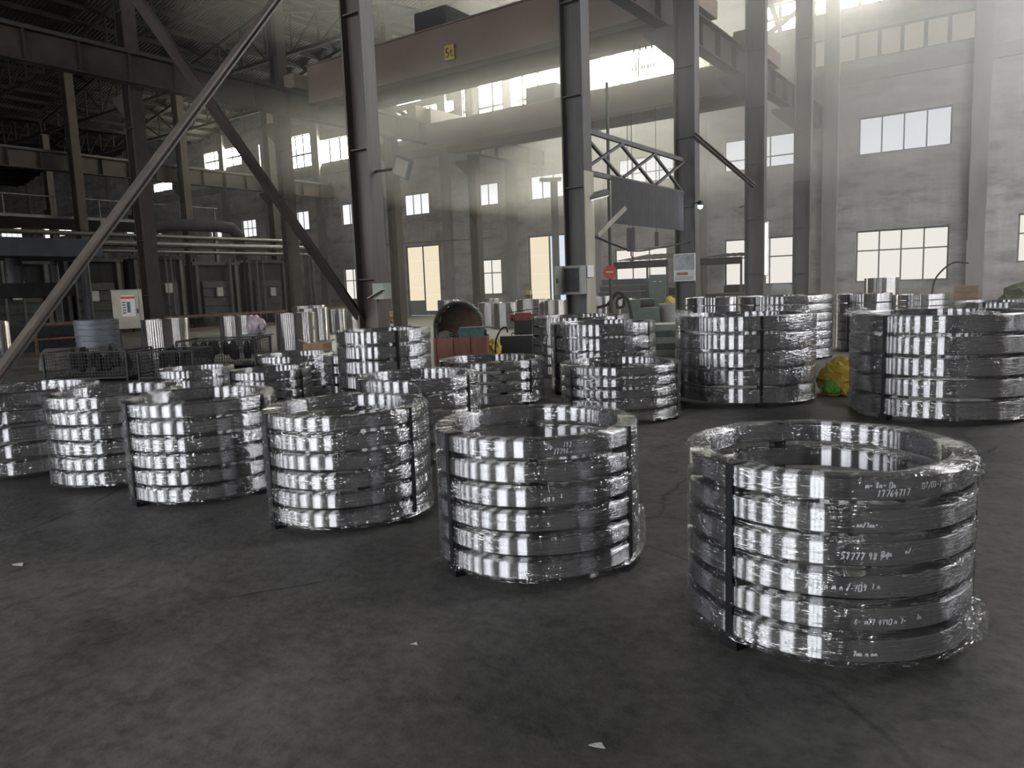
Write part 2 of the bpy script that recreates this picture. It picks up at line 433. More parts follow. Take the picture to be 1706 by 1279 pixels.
CLERE = [(-8.9,-2.5,11.15,12.35,7,[],M_CLERE_DIM), (-11.2,-9.7,13.1,14.4,2,[0.5],M_CLERE), (-8.9,-6.0,13.45,14.48,3,[],M_CLERE),
         (-22.1,-14.9,11.5,14.3,5,[0.5],M_CLERE), (-29.6,-22.9,11.5,14.0,6,[0.4],M_CLERE),
         (-35.3,-30.3,11.5,13.35,5,[0.45],M_CLERE), (-43.0,-38.6,11.0,12.6,4,[],M_CLERE),
         (-46.4,-43.8,11.0,13.3,3,[0.4],M_CLERE), (-49.7,-48.0,11.2,13.3,2,[0.4],M_CLERE), (-56.9,-52.0,12.1,13.5,4,[0.5],M_CLERE),
         (-64.8,-62.0,11.2,11.9,2,[],M_CLERE), (-35.2,-33.0,13.75,13.95,1,[],M_CLERE), (-32.4,-30.3,13.8,14.0,1,[],M_CLERE)]
DOORS = [(-35.0,-32.0,0.0,4.65), (-25.1,-22.1,0.0,4.65)]
holes = [w[:4] for w in WIN] + [w[:4] for w in CLERE] + DOORS
holed_wall('wall_far', WY, XL, XR, ZT, holes, 0.3, M_WALL)

wn = 0
def window(spec, y, sgn=1.0, depth=0.14, bar=0.06):
    global wn
    wn += 1
    x0, x1, z0, z1, nx, rows, pm = spec
    yc = y + sgn*depth
    b = MB(); fw = 0.07
    b.box(x0,x1,yc-0.04,yc+0.04,z0,z0+fw).box(x0,x1,yc-0.04,yc+0.04,z1-fw,z1)
    b.box(x0,x0+fw,yc-0.04,yc+0.04,z0+fw,z1-fw).box(x1-fw,x1,yc-0.04,yc+0.04,z0+fw,z1-fw)
    xs = [x0+fw+(x1-x0-2*fw)*i/nx for i in range(nx+1)]
    zz = [z0+fw] + [z0+fw+(z1-z0-2*fw)*r for r in rows] + [z1-fw]
    for x in xs[1:-1]: b.box(x-bar/2,x+bar/2,yc-0.03,yc+0.03,z0+fw,z1-fw)
    for z in zz[1:-1]: b.box(x0+fw,x1-fw,yc-0.028,yc+0.028,z-bar/2,z+bar/2)
    o = b.build('window_%d' % wn, M_FRAME); struct(o)
    for j in range(len(zz)-1):
        me = pane_mesh(xs[0], xs[1], yc-0.006, yc+0.006, zz[j], zz[j+1], pm, -sgn)
        for i in range(nx):
            link('pane', me, pm, o, (xs[i]-xs[0],0,0))
    return o
for w in WIN: window(w, WY)
for w in CLERE: window(w, WY, bar=0.16)

# sliding factory doors, frosted panels over sheet-metal skirts
def door(n, x0, x1, z1, leaves):
    b = MB(); yc = WY+0.12
    b.box(x0,x1,yc-0.06,yc+0.06,z1-0.1,z1).box(x0,x0+0.08,yc-0.06,yc+0.06,0,z1-0.1).box(x1-0.08,x1,yc-0.06,yc+0.06,0,z1-0.1)
    o = b.build('door_%d' % n, M_FRAME); struct(o)
    k = len(leaves); w = (x1-x0-0.16)/k
    for i, (skirt, pm) in enumerate(leaves):
        a = x0+0.08+i*w
        lf = MB().box(a,a+0.05,yc-0.035,yc+0.035,0.02,z1-0.1).box(a+w-0.05,a+w,yc-0.035,yc+0.035,0.02,z1-0.1)
        lf.box(a+0.05,a+w-0.05,yc-0.03,yc+0.03,skirt,skirt+0.06)
        l = lf.build('door_leaf', M_FRAME, o)
        MB().box(a+0.05,a+w-0.05,yc-0.01,yc+0.01,0.02,skirt).build('skirt_panel', M_GREY, l)
        npz = 4; hh = (z1-0.1-skirt-0.06)/npz
        me = pane_mesh(a+0.05,a+w-0.05,yc-0.006,yc+0.006,skirt+0.06,skirt+0.06+hh-0.015,pm,-1)
        for q in range(npz): link('pane', me, pm, l, (0,0,q*hh))
door(1, -35.0, -32.0, 4.65, [(0.95,M_PANE_WARM),(0.25,M_PANE_WARM)])
door(2, -25.1, -22.1, 4.65, [(0.2,M_PANE_WARM),(0.5,M_PANE_BLUE)])

# walls behind and beside the camera, with the tall windows that the rings mirror
BWIN = []
for k in range(8):
    c = 1.75 - 5.9*k
    BWIN.append((c-1.5, c+1.5, 1.2, 4.6, 3, [0.5], M_BACK))
    BWIN.append((c-1.5, c+1.5, 6.2, 10.6, 3, [0.33,0.66], M_BACK))  # upper row, unseen, added to brighten the near floor
holed_wall('wall_back', BY-0.3, XL, XR, ZT, [w[:4] for w in BWIN], 0.3, M_WALL)
for w in BWIN: window(w, BY, -1.0, bar=0.10)
# right side wall: built as an XZ wall, then turned to run along Y
SWIN = [(c-1.7, c+1.7, z0, z1, 3, [0.5], M_SIDE) for c in (16.6,22.6,28.6,34.4) for z0, z1 in ((5.2,8.8),)]
SWIN += [(c-2.3, c+2.3, 10.0, 13.2, 4, [0.5], M_ADDED_STRIP) for c in (16.6,22.6,28.6,34.4)]  # unseen high windows added as strong back light on the floor
wr = holed_wall('wall_right', 0.0, BY, WY, ZT, [w[:4] for w in SWIN], 0.3, M_WALL)
turn = Matrix(((0,-1,0,0),(1,0,0,0),(0,0,1,0),(0,0,0,1)))
wr.matrix_world = Matrix.Translation((XR,0,0)) @ Matrix(((0,1,0,0),(1,0,0,0),(0,0,1,0),(0,0,0,1)))
for w in SWIN:
    ww = window(w, 0.0)
    ww.matrix_world = wr.matrix_world.copy()
struct(MB().box(XL-0.3, XL, BY, WY, 0, ZT).build('wall_left', M_WALL))

# pilasters standing proud of the far wall
tn = 0
for x in [-2.2,-8.05,-14.2,-20.3,-26.05,-31.1,-37.0,-43.0,-48.9,-54.3,-60.0,-66.5,-72.5,-78.5,-89.0]:
    tn += 1
    b = MB().box(x-0.32,x+0.32,WY-0.28,WY,0,14.6).box(x-0.42,x+0.42,WY-0.34,WY,0,0.35)
    struct(b.build('trim_%d' % tn, M_PIL))
tn += 1
struct(MB().box(XL,XR,WY-0.12,WY,10.2,10.75).build('trim_%d' % tn, M_PIL))

# ------------------------------------------------------------------ roof
EAVE, RIDGE = 14.5, 16.1
rf = MB()
for a, c in zip(ROWS[:-1], ROWS[1:]):
    mid = (a+c)/2
    for x0, z0, x1, z1 in ((a,EAVE,mid,RIDGE),(mid,RIDGE,c,EAVE)):
        n = len(rf.v)
        rf.v += [(x0,BY,z0),(x1,BY,z1),(x1,WY,z1),(x0,WY,z0),(x0,BY,z0+0.08),(x1,BY,z1+0.08),(x1,WY,z1+0.08),(x0,WY,z0+0.08)]
        rf.f += [tuple(n+i for i in q) for q in ((0,3,2,1),(4,5,6,7),(0,1,5,4),(1,2,6,5),(2,3,7,6),(3,0,4,7))]
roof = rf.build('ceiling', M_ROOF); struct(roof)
pl = MB().box(-0.06,0.06,BY,WY,-0.22,0.0).mesh('purlin')
for bi, (a, c) in enumerate(zip(ROWS[:-1], ROWS[1:])):
    for k in range(1, 12):
        t = k/12.0; x = a+(c-a)*t
        z = EAVE + (RIDGE-EAVE)*(1-abs(2*t-1)) - 0.005
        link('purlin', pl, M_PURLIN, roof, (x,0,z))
# trusses across each span
def truss(y, a, c):
    b = MB(); zb = 13.5; mid = (a+c)/2; zt = EAVE-0.25; zr = RIDGE-0.25
    b.bar((a,y,zb),(c,y,zb),0.16,0.16)
    b.bar((a,y,zt),(mid,y,zr),0.16,0.16).bar((mid,y,zr),(c,y,zt),0.16,0.16)
    k = 8
    for i in range(k+1):
        x = a+(c-a)*i/k; z = zt+(zr-zt)*(1-abs(2*i/k-1))
        b.bar((x,y,zb),(x,y,z),0.09,0.09,(0,1,0))
        if i < k:
            x2 = a+(c-a)*(i+1)/k; z2 = zt+(zr-zt)*(1-abs(2*(i+1)/k-1))
            if i < k/2: b.bar((x,y,z),(x2,y,zb),0.08,0.08,(0,1,0))
            else: b.bar((x,y,zb),(x2,y,z2),0.08,0.08,(0,1,0))
    return b
for bi, (a, c) in enumerate(zip(ROWS[1:5], ROWS[2:6])):
    me = truss(0, a-0.3, c+0.3).mesh('truss')
    for y in BAYS_Y[3:]:
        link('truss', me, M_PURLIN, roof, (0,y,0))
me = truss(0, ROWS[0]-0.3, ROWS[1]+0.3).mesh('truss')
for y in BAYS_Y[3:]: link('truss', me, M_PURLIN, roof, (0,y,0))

# ------------------------------------------------------------------ columns
def column(x, y, wx, wy, h, mat, label, strip=False, base=True):
    o = thing('steel_column', label, 'column', (x,y,0), 0, 'steel columns carrying the crane runways')
    t = 0.03
    MB().box(-wx/2+t,wx/2-t,-0.012,0.012,0,h).build('web', mat, o)
    fme = MB().box(-t/2,t/2,-wy/2,wy/2,0,h).mesh('flange')
    link('flange', fme, mat, o, (-wx/2+t/2,0,0)); link('flange', fme, mat, o, (wx/2-t/2,0,0))
    sme = MB().box(-wx/2+t,wx/2-t,-wy/2+0.02,wy/2-0.02,-0.008,0.008).mesh('stiffener')
    for k in range(1, int(h/1.8)): link('stiffener', sme, mat, o, (0,0,k*1.8))
    if base: MB().box(-wx/2-0.12,wx/2+0.12,-wy/2-0.12,wy/2+0.12,0,0.05).build('base_plate', mat, o)
    # runway bracket
    MB().prism([(-wx/2-0.9,8.35),(-wx/2-0.9,8.2),(-wx/2,7.4),(-wx/2,8.35)],'y',-0.06,0.06).build('bracket', mat, o)
    if strip: MB().box(wx/2,wx/2+0.02,-wy/2-0.02,wy/2+0.02,0.9,3.9).build('pale_cover_strip', M_STRIP, o)
    return o
c1 = column(-7.83,7.7,0.40,0.24,13.4,M_COLB,'brown steel column with the tilted floodlight, foot of the long diagonal brace')
MB().box(0.2,0.225,-0.13,0.13,0.25,1.05).build('pale_cover_strip', M_STRIP, c1)
column(-7.83,13.7,0.50,0.34,13.4,M_COL,'dark steel column with the grey switch cabinet and a white notice',True)
column(-7.83,19.6,0.58,0.34,13.4,M_COL,'dark steel column carrying a printed notice board')
column(-7.83,25.6,0.64,0.3,13.4,M_COL,'dark steel column in front of the split upper window, second from the gable wall')
column(-7.83,31.7,0.64,0.3,13.4,M_COL,'dark steel column nearest the gable wall, left of the plain wall bay')
column(-24.3,13.7,0.50,0.42,13.4,M_RUN,'far brown column standing behind the small control box with a poster')
column(-24.3,19.6,0.50,0.42,13.4,M_RUN,'far brown column behind the tall bright drums, left of the diagonal brace foot')
column(-24.3,25.6,0.50,0.42,13.4,M_RUN,'far column mostly hidden behind the brown column with the floodlight')
column(-24.3,31.7,0.50,0.42,13.4,M_RUN,'far column just right of the pale yellow door')
for y, lab in ((19.6,'dark column far left above the furnaces, left of the control box'),(25.6,'dark column far left, just right of the column behind the control box'),(31.7,'dark column far left by the wall, left of the brace foot')):
    column(-40.8,y,0.55,0.42,13.4,M_RUN,lab)
for y, lab in ((25.6,'farthest dark column near the left picture edge between lit windows'),(31.7,'farthest dark column beside the far brown column, close to the wall')):
    column(-57.3,y,0.55,0.42,13.4,M_RUN,lab)

# runway girders along the rows
def runway(x, y0, y1, mat, label):
    o = thing('crane_runway_girder', label, 'girder', (x,0,0))
    MB().box(-0.2,0.2,y0,y1,8.4,8.44).build('lower_flange', mat, o)
    MB().box(-0.012,0.012,y0,y1,8.44,9.28).build('web', mat, o)
    MB().box(-0.2,0.2,y0,y1,9.28,9.32).build('upper_flange', mat, o)
    MB().box(-0.04,0.04,y0,y1,9.32,9.44).build('rail', M_DARK, o)
    sm = MB().box(-0.18,0.18,-0.006,0.006,8.44,9.28).mesh('stiffener')
    y = y0+0.75
    while y < y1: link('stiffener', sm, mat, o, (0,y,0)); y += 1.5
    return o
runway(-8.55, -4, 37.4, M_RUN, 'long brown crane runway girder high on the near column row')
runway(-23.6, -4, 37.4, M_RUN, 'long brown crane runway girder across the upper left, on the far column row')
runway(-41.5, 4, 37.4, M_RUN, 'dark crane runway girder farthest left above the furnaces')

# X bracing between the near columns
def brace(name, p, q, w, label, side=1, mat=None):
    mat = mat or M_BRACE
    o = thing(name, label, 'brace', p)
    d = Vector(q)-Vector(p)
    MB().bar((0,0,0),d,0.02,w,(1,0,0)).build('leg_plate', mat, o)
    n = d.cross(Vector((1,0,0))).normalized()*(w/2)
    if n.z < 0: n = -n
    MB().bar(n+Vector((side*w/2,0,0)),d+n+Vector((side*w/2,0,0)),w,0.02,n).build('top_plate', mat, o)
    return o
pa, pb = at_x(0,628,-7.6), at_x(465,0,-7.6); dv = pb-pa
brace('diagonal_brace', tuple(pa-dv*((pa.z-0.04)/dv.z)), tuple(pa+dv*1.27), 0.15, 'long straight diagonal brace crossing the upper left, pale upper edge')
pa, pb = at_x(600,532,-8.05), at_x(228,0,-8.05); dv = pb-pa
brace('diagonal_brace', tuple(pa), tuple(pa+dv*1.8), 0.17, 'dark diagonal brace running down to the foot of the brown column', -1, M_RUN)
pa, pb = at_x(1162,232,-7.5), at_x(1230,290,-7.5); dv = pb-pa
brace('diagonal_brace', tuple(pa-dv*0.1), tuple(pa+dv*1.45), 0.10, 'thin diagonal brace right of the notice board column, crossing an upper window')
# lattice and sheet screen between the two middle columns
o = thing('lattice_brace', 'steel lattice with crossed bars over the corrugated screen between two columns', 'brace', (-7.83,13.95,0))
y1 = 5.35
MB().bar((0,0,3.95),(0,y1,3.95),0.08,0.10).build('lower_chord', M_COL, o)
MB().bar((0,0,4.8),(0,y1,4.8),0.08,0.10).build('upper_chord', M_COL, o)
for i in range(3):
    a, b_ = y1*i/3, y1*(i+1)/3
    MB().bar((0.03,a,4.0),(0.03,b_,4.75),0.05,0.07,(1,0,0)).build('diagonal_bar', M_COL, o)
    MB().bar((-0.03,a,4.75),(-0.03,b_,4.0),0.05,0.07,(1,0,0)).build('diagonal_bar', M_COL, o)
b = MB(); n = 60
prof = [(0.02 if i % 2 else -0.02) for i in range(n+1)]
for i in range(n):
    ya, yb = 15.1+4.1*i/n, 15.1+4.1*(i+1)/n
    k = len(b.v)
    b.v += [(-7.765+prof[i],ya,2.95),(-7.765+prof[i+1],yb,2.95),(-7.765+prof[i+1],yb,3.96),(-7.765+prof[i],ya,3.96)]
    b.f.append((k,k+1,k+2,k+3))
scr = b.build('corrugated_screen', plain('screen_sheet',(0.075,0.072,0.075),(0.05,0.048,0.05),0.7,0.0,2))
sm = scr.modifiers.new('thickness','SOLIDIFY'); sm.thickness = 0.004
tag(scr, 'grey corrugated sheet screen hung under the lattice between two columns', 'screen')

# ------------------------------------------------------------------ overhead travelling cranes
def crane(y, z0, z1, xa, xb, label, sign=False):
    o = thing('overhead_crane', label, 'crane', (0,y,0))
    for k, dy in enumerate((0.0, 1.9)):
        g = MB().box(xa,xb,dy,dy+0.45,z0,z1).box(xa,xb,dy-0.08,dy+0.53,z1,z1+0.04).box(xa,xb,dy-0.06,dy+0.51,z0-0.03,z0)
        gd = g.build('bridge_girder', M_CRANE, o)
    et = MB().box(-0.28,0.28,-0.7,3.0,9.44,9.95).mesh('end_truck')
    link('end_truck', et, M_CRANE, o, (-23.6,0,0)); link('end_truck', et, M_CRANE, o, (-8.55,0,0))
    if z1 < 9.5: 
        for x in (xa+0.15, xb-0.15): MB().box(x-0.15,x+0.15,0,2.35,z1,9.9).build('hanger', M_CRANE, o)
    wk = MB()
    for i in range(12):
        x = xa+(xb-xa)*(i+0.5)/12; wk.bar((x,2.5,z1),(x,2.5,z1+0.9),0.04,0.04,(0,1,0))
    wk.bar((xa,2.5,z1+0.9),(xb,2.5,z1+0.9),0.04,0.04).bar((xa,2.5,z1+0.45),(xb,2.5,z1+0.45),0.03,0.03)
    if sign: wk.build('handrail', M_CRANE, o)
    hx = xa+(xb-xa)*0.42
    MB().box(hx-0.7,hx+0.7,0.2,2.2,z1+0.05,z1+0.75).build('trolley', M_DARK, o)
    if sign:
        p = MB().box(-16.42,-16.02,-0.115,-0.085,9.15,9.62).build('capacity_plate', M_SIGNYEL, o)
        cu = bpy.data.curves.new('lettering_curve','FONT'); cu.body = '5t'; cu.size = 0.42; cu.align_x = 'CENTER'; cu.extrude = 0.004
        tmp = bpy.data.objects.new('lettering_curve', cu)
        t = link('lettering', bpy.data.meshes.new_from_object(tmp), M_BLACK, p, (-16.22,-0.121,9.24), (math.radians(90),0,0))
        bpy.data.objects.remove(tmp)
    return o
crane(20.2, 8.95, 10.3, -23.35, -8.8, 'brown overhead crane bridge with the yellow 5t plate, nearer of the two', True)
crane(27.0, 8.2, 9.15, -23.35, -8.8, 'glare-paled overhead crane bridge lower down, farther of the two')

# wind bracing in front of the high windows
def wind_brace(pts, w, label, y=37.64):
    o = thing('wind_brace', label, 'brace', (0,y,0))
    for a, b_ in pts:
        p, q = at_y(*a,y), at_y(*b_,y)
        MB().bar((p.x,0,p.z),(q.x,0,q.z),w,0.08,(0,1,0)).build('brace_bar', M_COL, o)
    return o
o = wind_brace([((664,186),(752,226)),((757,186),(660,220))],0.24,'crossed wind braces in the high window left of centre')
p = at_y(706,204,37.64); MB().lathe([(0.001,-0.05),(0.38,-0.05),(0.38,0.05),(0.001,0.05)],20).build('gusset_plate', M_COL, o, True, (p.x,0,p.z)).rotation_euler = (math.radians(90),0,0)
wind_brace([((976,92),(1003,160)),((1012,84),(1040,150)),((996,128),(1030,121))],0.26,'slanted struts in the big high window right of centre')
wind_brace([((1282,0),(1300,52)),((1330,18),(1278,58))],0.24,'crossed bars in the small high window near the top edge')
# ------------------------------------------------------------------ wrapped stacks of machined rings
GRP = 'film-wrapped stacks of machined steel rings'
def ring_mesh(ro, ri, h, n=96):
    b = min(0.006, h*0.08)
    return MB().lathe([(ro,b),(ro,h-b),(ro-b,h),(ri+b,h),(ri,h-b),(ri,b),(ri+b,0),(ro-b,0)], n, True).mesh('ring', True)

STROKES = {'0':[[(0,0),(0,1),(.6,1),(.6,0),(0,0)]], '1':[[(.1,.8),(.35,1),(.25,0)]], '2':[[(0,.8),(.3,1),(.6,.75),(0,0),(.65,.05)]],
 '3':[[(0,.95),(.5,.95),(.2,.55),(.55,.3),(.3,0),(0,.1)]], '4':[[(.35,1),(0,.4),(.65,.45)],[(.5,.7),(.4,-.05)]], '5':[[(.6,1),(.1,1),(.05,.55),(.5,.5),(.45,.05),(0,.02)]],
 '6':[[(.5,1),(.1,.5),(.1,.1),(.45,.05),(.5,.4),(.1,.45)]], '7':[[(0,.95),(.6,1),(.25,0)]], '8':[[(.3,.5),(.05,.8),(.35,1),(.55,.75),(.1,.25),(.3,0),(.55,.2),(.3,.5)]],
 '9':[[(.5,.6),(.15,.55),(.15,.95),(.5,.9),(.45,0)]], 'm':[[(0,0),(.05,.6),(.3,.15),(.45,.65),(.7,0)]], '-':[[(0,.45),(.55,.5)]], '.':[[(.2,0),(.25,.06)]],
 'n':[[(0,0),(.1,.55),(.4,.5),(.5,0)]], '/':[[(0,-.1),(.5,1.05)]], ' ':[]}
def chalk(parent, r, items, seed=0):
    """chalk strokes on the outer face; items: (start angle deg, base height, letter height, text)"""
    rnd = random.Random(seed); b = MB(); rr = r+0.0016; w = 0.0026
    for a0, zb, hh, text in items:
        s = math.radians(a0)*rr
        for ch in text:
            jz = rnd.uniform(-.06,.06)*hh; sl = rnd.uniform(.05,.3)
            for st in STROKES.get(ch, []):
                pts = [(s+(u+v*sl)*hh*0.75, zb+jz+v*hh) for u, v in st]
                for (sa,za),(sb,zb2) in zip(pts[:-1], pts[1:]):
                    dx, dz = sb-sa, zb2-za; L = math.hypot(dx,dz) or 1
                    nx, nz = -dz/L*w, dx/L*w
                    k = len(b.v)
                    for (q, z) in ((sa+nx,za+nz),(sa-nx,za-nz),(sb-nx,zb2-nz),(sb+nx,zb2+nz)):
                        b.v.append((rr*math.cos(q/rr), rr*math.sin(q/rr), z))
                    b.f.append((k,k+1,k+2,k+3))
            s += hh*0.75*(0.85 if ch != ' ' else 0.6)
    return b.build('chalk_writing', M_CHALK, parent)

def film_mesh(r, ri, z0, h, n, rh, gap, seed, res, bunch_deg, bunch_w, amp):
    rnd = random.Random(seed)
    prof = []                       # (r, z)
    prof.append((r+0.010, z0-0.012))
    for k in range(n):
        a = z0+k*(rh+gap)
        prof += [(r+0.005, a+0.004), (r+0.004, a+rh*0.5), (r+0.005, a+rh-0.003)]
        if k < n-1: prof += [(r-0.004, a+rh+gap*0.3), (r-0.006, a+rh+gap*0.7)]
    prof += [(r-0.004, h+0.006), ((r+ri)/2, h+0.007), (ri+0.004, h+0.006), (ri-0.005, h-0.01)]
    for k in range(1, 6):
        prof.append((ri-0.008, h-0.01-(rh*1.5)*k/5))
    P_ = [(rnd.uniform(3,9), rnd.uniform(0,6.28), rnd.uniform(-9,9)) for _ in range(4)] + [(rnd.uniform(14,38), rnd.uniform(0,6.28), rnd.uniform(-25,25)) for _ in range(5)]
    me = bpy.data.meshes.new('film'); v = []; f = []; bun = []; k = len(prof)
    L = [0.0]
    for (r0,za),(r1,zb) in zip(prof[:-1],prof[1:]): L.append(L[-1]+math.hypot(r1-r0,zb-za))
    nout = 3*n+2*(n-1)+1
    for i in range(res):
        t = 2*math.pi*i/res
        db = (math.degrees(t)-bunch_deg+180) % 360-180
        bb = math.exp(-(db/bunch_w)**2)
        for j, (pr, pz) in enumerate(prof):
            w = sum(math.sin(a*t+ph+c*pz) for a, ph, c in P_)/5.0
            wr = max(0.0, w)*amp*(1+0.9*bb)
            if j == 0: dr = 0.004+amp*1.5*abs(math.sin(7*t+seed)); 
            elif j <= nout: dr = wr
            else: dr = -wr*1.2
            dz = 0.003*math.sin(9*t+j) if j >= nout else 0.0
            zz = pz+dz
            if j == k-1: zz -= 0.03*math.sin(5*t+seed)+0.02*math.sin(11*t)
            v.append(((pr+dr)*math.cos(t), (pr+dr)*math.sin(t), max(0.012, zz))); bun.append(bb*(1.0 if j <= nout+2 else 0.6))
    uvs = []
    for i in range(res):
        i2 = (i+1) % res
        for j in range(k-1):
            f.append((i*k+j, i2*k+j, i2*k+j+1, i*k+j+1))
            u0, u1 = r*2*math.pi*i/res, r*2*math.pi*(i+1)/res
            uvs += [(u0,L[j]),(u1,L[j]),(u1,L[j+1]),(u0,L[j+1])]
    me.from_pydata(v, [], f)
    uvl = me.uv_layers.new(name='UVMap')
    for l, c in zip(uvl.data, uvs): l.uv = (c[0]+seed*1.7, c[1]+seed*0.9)
    a = me.attributes.new('bunch','FLOAT','POINT')
    for d, x in zip(a.data, bun): d.value = x
    for p in me.polygons: p.use_smooth = True
    me.update(); return me

def crumple(name, parent, loc, sx, sy, sz, seed, mat=None, sub=3):
    bm = bmesh.new(); bmesh.ops.create_icosphere(bm, subdivisions=sub, radius=1.0); rnd = random.Random(seed)
    ph = [(rnd.uniform(2,7),rnd.uniform(2,7),rnd.uniform(2,7),rnd.uniform(0,6)) for _ in range(6)]
    for v in bm.verts:
        d = 1+0.16*sum(abs(math.sin(a*v.co.x+b*v.co.y+c*v.co.z+p)) for a,b,c,p in ph)/2-0.35
        d += rnd.uniform(-0.10,0.10)
        v.co = Vector((v.co.x*sx*d, v.co.y*sy*d, max(v.co.z,-0.55)*sz*d))
    me = bpy.data.meshes.new(name); bm.to_mesh(me); bm.free()
    uvl = me.uv_layers.new(name='UVMap')
    for lp in me.loops:
        c = me.vertices[lp.vertex_index].co
        uvl.data[lp.index].uv = (c.x*1.3+c.z*0.4+seed, c.y*1.1+c.z+seed*0.3)
    at = me.attributes.new('bunch','FLOAT','POINT')
    for d in at.data: d.value = 0.9
    return link(name, me, mat or M_FILM, parent, loc)

def stack(cx, cy, r, h, n, label, straps=(246,6,126), wall=0.10, gapf=0.30, seed=1, near=True, film=True, bunch=None, bw=22, amp=0.007, texts=None, tufts=()):
    o = thing('ring_stack', label, 'ring stack', (cx,cy,0), 0, GRP)
    rnd = random.Random(seed); z0 = 0.06; ri = r-wall-0.012; ro = r-0.012
    pitch = (h-0.008-z0)/(n-gapf); rh = pitch*(1-gapf); gap = pitch*gapf
    me = ring_mesh(ro, ri, rh, 112 if near else 72)
    for k in range(n):
        rg = link('ring', me, M_RING, o, (rnd.uniform(-.003,.003),rnd.uniform(-.003,.003),z0+k*pitch), (0,0,rnd.uniform(0,6.28)))
        rg.rotation_euler = (0,0,0)
        if texts and k in texts: chalk(rg, ro, texts[k], seed+k)
    ft = MB().box(-0.055,0.045,-0.05,0.05,0.0,z0).mesh('foot')
    sp = MB().box(-wall*0.42,wall*0.42,-0.03,0.03,0.0,gap).mesh('spacer')
    st = MB().box(-0.002,0.0025,-0.019,0.019,0.03,h-0.002).box(-wall,0.0025,-0.019,0.019,h-0.008,h-0.003).mesh('strap')
    for a in straps:
        t = math.radians(a); ca, sa = math.cos(t), math.sin(t)
        link('foot', ft, M_BLACK, o, ((ro-wall*0.35)*ca,(ro-wall*0.35)*sa,0), (0,0,t))
        link('strap', st, M_BLACK, o, ((ro+0.0035)*ca,(ro+0.0035)*sa,0), (0,0,t))
        for k in range(n-1):
            link('spacer', sp, M_BLACK, o, ((ro-wall*0.5)*ca,(ro-wall*0.5)*sa,z0+k*pitch+rh), (0,0,t))
    if film:
        bd = bunch if bunch is not None else math.degrees(math.atan2(-cy,-cx))+72
        fm = film_mesh(ro, ri, z0, h-0.008, n, rh, gap, seed, 220 if near else 96, bd, bw, amp)
        link('film', fm, M_FILM if near else M_FILM_FAR, o)
        for q, (a, rr_, zz, s) in enumerate(tufts):
            t = math.radians(a)
            crumple('loose_film', o, (rr_*math.cos(t), rr_*math.sin(t), zz), s[0], s[1], s[2], seed*10+q)
    return o

T1 = {5:[(297,0.052,0.022,'m- 8n- 0n'),(301,0.018,0.026,'17764717'),(318,0.040,0.022,'07/03-1')],
      4:[(294,0.03,0.018,'nn/7mn- .'),(280,0.05,0.016,'- n')], 3:[(289,0.03,0.028,'57777 98 /1'),(303,0.04,0.022,'0nm'),(312,0.05,0.02,'n/')],
      2:[(277,0.035,0.025,'7n 27n m n / 109'),(300,0.045,0.02,'1 n')], 1:[(294,0.03,0.022,'6- m77 4990 n 7-'),(317,0.04,0.018,'7m')],
      0:[(294,0.03,0.02,'7mn m nm'),(270,0.04,0.02,'n -')]}
T2 = {5:[(309,0.050,0.022,'7m'),(317,0.052,0.026,'112'),(312,0.018,0.026,'17796')], 3:[(268,0.035,0.022,'7777 m 8'),(306,0.03,0.02,'476 1')]}
stack(-0.79,3.63,0.63,0.83,6,'nearest large ring stack at right foreground, chalk writing on its dark side',(246,6,126),0.095,0.30,3,texts=T1,bunch=352,bw=14,tufts=[(350,0.60,0.80,(0.07,0.10,0.04)),(346,0.66,0.16,(0.05,0.07,0.12))])
stack(-2.42,3.66,0.61,0.82,6,'six-ring stack in the front row centre with chalked number 17796',(248,3,126),0.095,0.30,5,texts=T2,bunch=12,bw=13,tufts=[(10,0.63,0.20,(0.03,0.05,0.16))])
stack(-4.11,3.71,0.60,0.81,6,'front row stack with film bunched white down its right side, third from right',(251,4,127),0.095,0.29,8,bunch=14,bw=26,amp=0.010)
stack(-5.69,3.54,0.60,0.82,6,'front row ring stack, fourth from right, film twisted in bands around it',(262,20,140),0.095,0.28,11,amp=0.010)
stack(-6.88,3.44,0.58,0.82,6,'front row ring stack, fifth from right, partly behind its right neighbour',(230,350,110),0.095,0.28,14,amp=0.009)
stack(-8.13,3.20,0.64,0.82,5,'ring stack cut off by the left picture edge',(240,0,120),0.095,0.28,17)
# second line
stack(-4.98,5.44,0.61,0.80,5,'second row stack peering over between the third and second front stacks',(250,5,125),0.095,0.30,21,bunch=10,bw=24,amp=0.010)
stack(-6.38,8.55,0.76,0.62,4,'low wide four-ring stack right in front of the red-brown crate',(235,352,112),0.10,0.33,23,amp=0.009,bw=26)
stack(-4.13,8.14,0.73,0.67,5,'low five-ring stack with wide gaps, just left of the tall heavy stack',(245,5,125),0.10,0.36,27,amp=0.007)
stack(-6.92,6.96,0.61,1.14,6,'tall narrow-ring stack at the foot of the brown column',(330,90,210),0.10,0.25,29,near=False,amp=0.008,bw=28)
stack(-9.12,6.82,0.58,0.57,4,'small stack behind the fourth front stack, bright top ring with a paper tag',(250,10,130),0.09,0.25,31,near=False)
stack(-11.33,7.01,0.61,0.50,3,'low stack in front of the wire scrap basket, leftmost of the back rows',(250,10,130),0.09,0.27,33,near=False,amp=0.010,bw=40)
stack(-10.69,8.55,0.70,0.60,4,'low stack in front of the cardboard, below the tall bright drums',(250,10,130),0.09,0.27,35,near=False,amp=0.010)
stack(-9.01,8.52,0.61,0.64,4,'stack with a dark strap in front of the tall one by the brown column',(268,28,148),0.09,0.27,37,near=False,amp=0.010,bw=30)
stack(-5.40,10.09,0.80,1.05,5,'mid-field stack of thick rings, half hidden by the low five-ring stack',(237,357,117),0.11,0.18,41,amp=0.007)
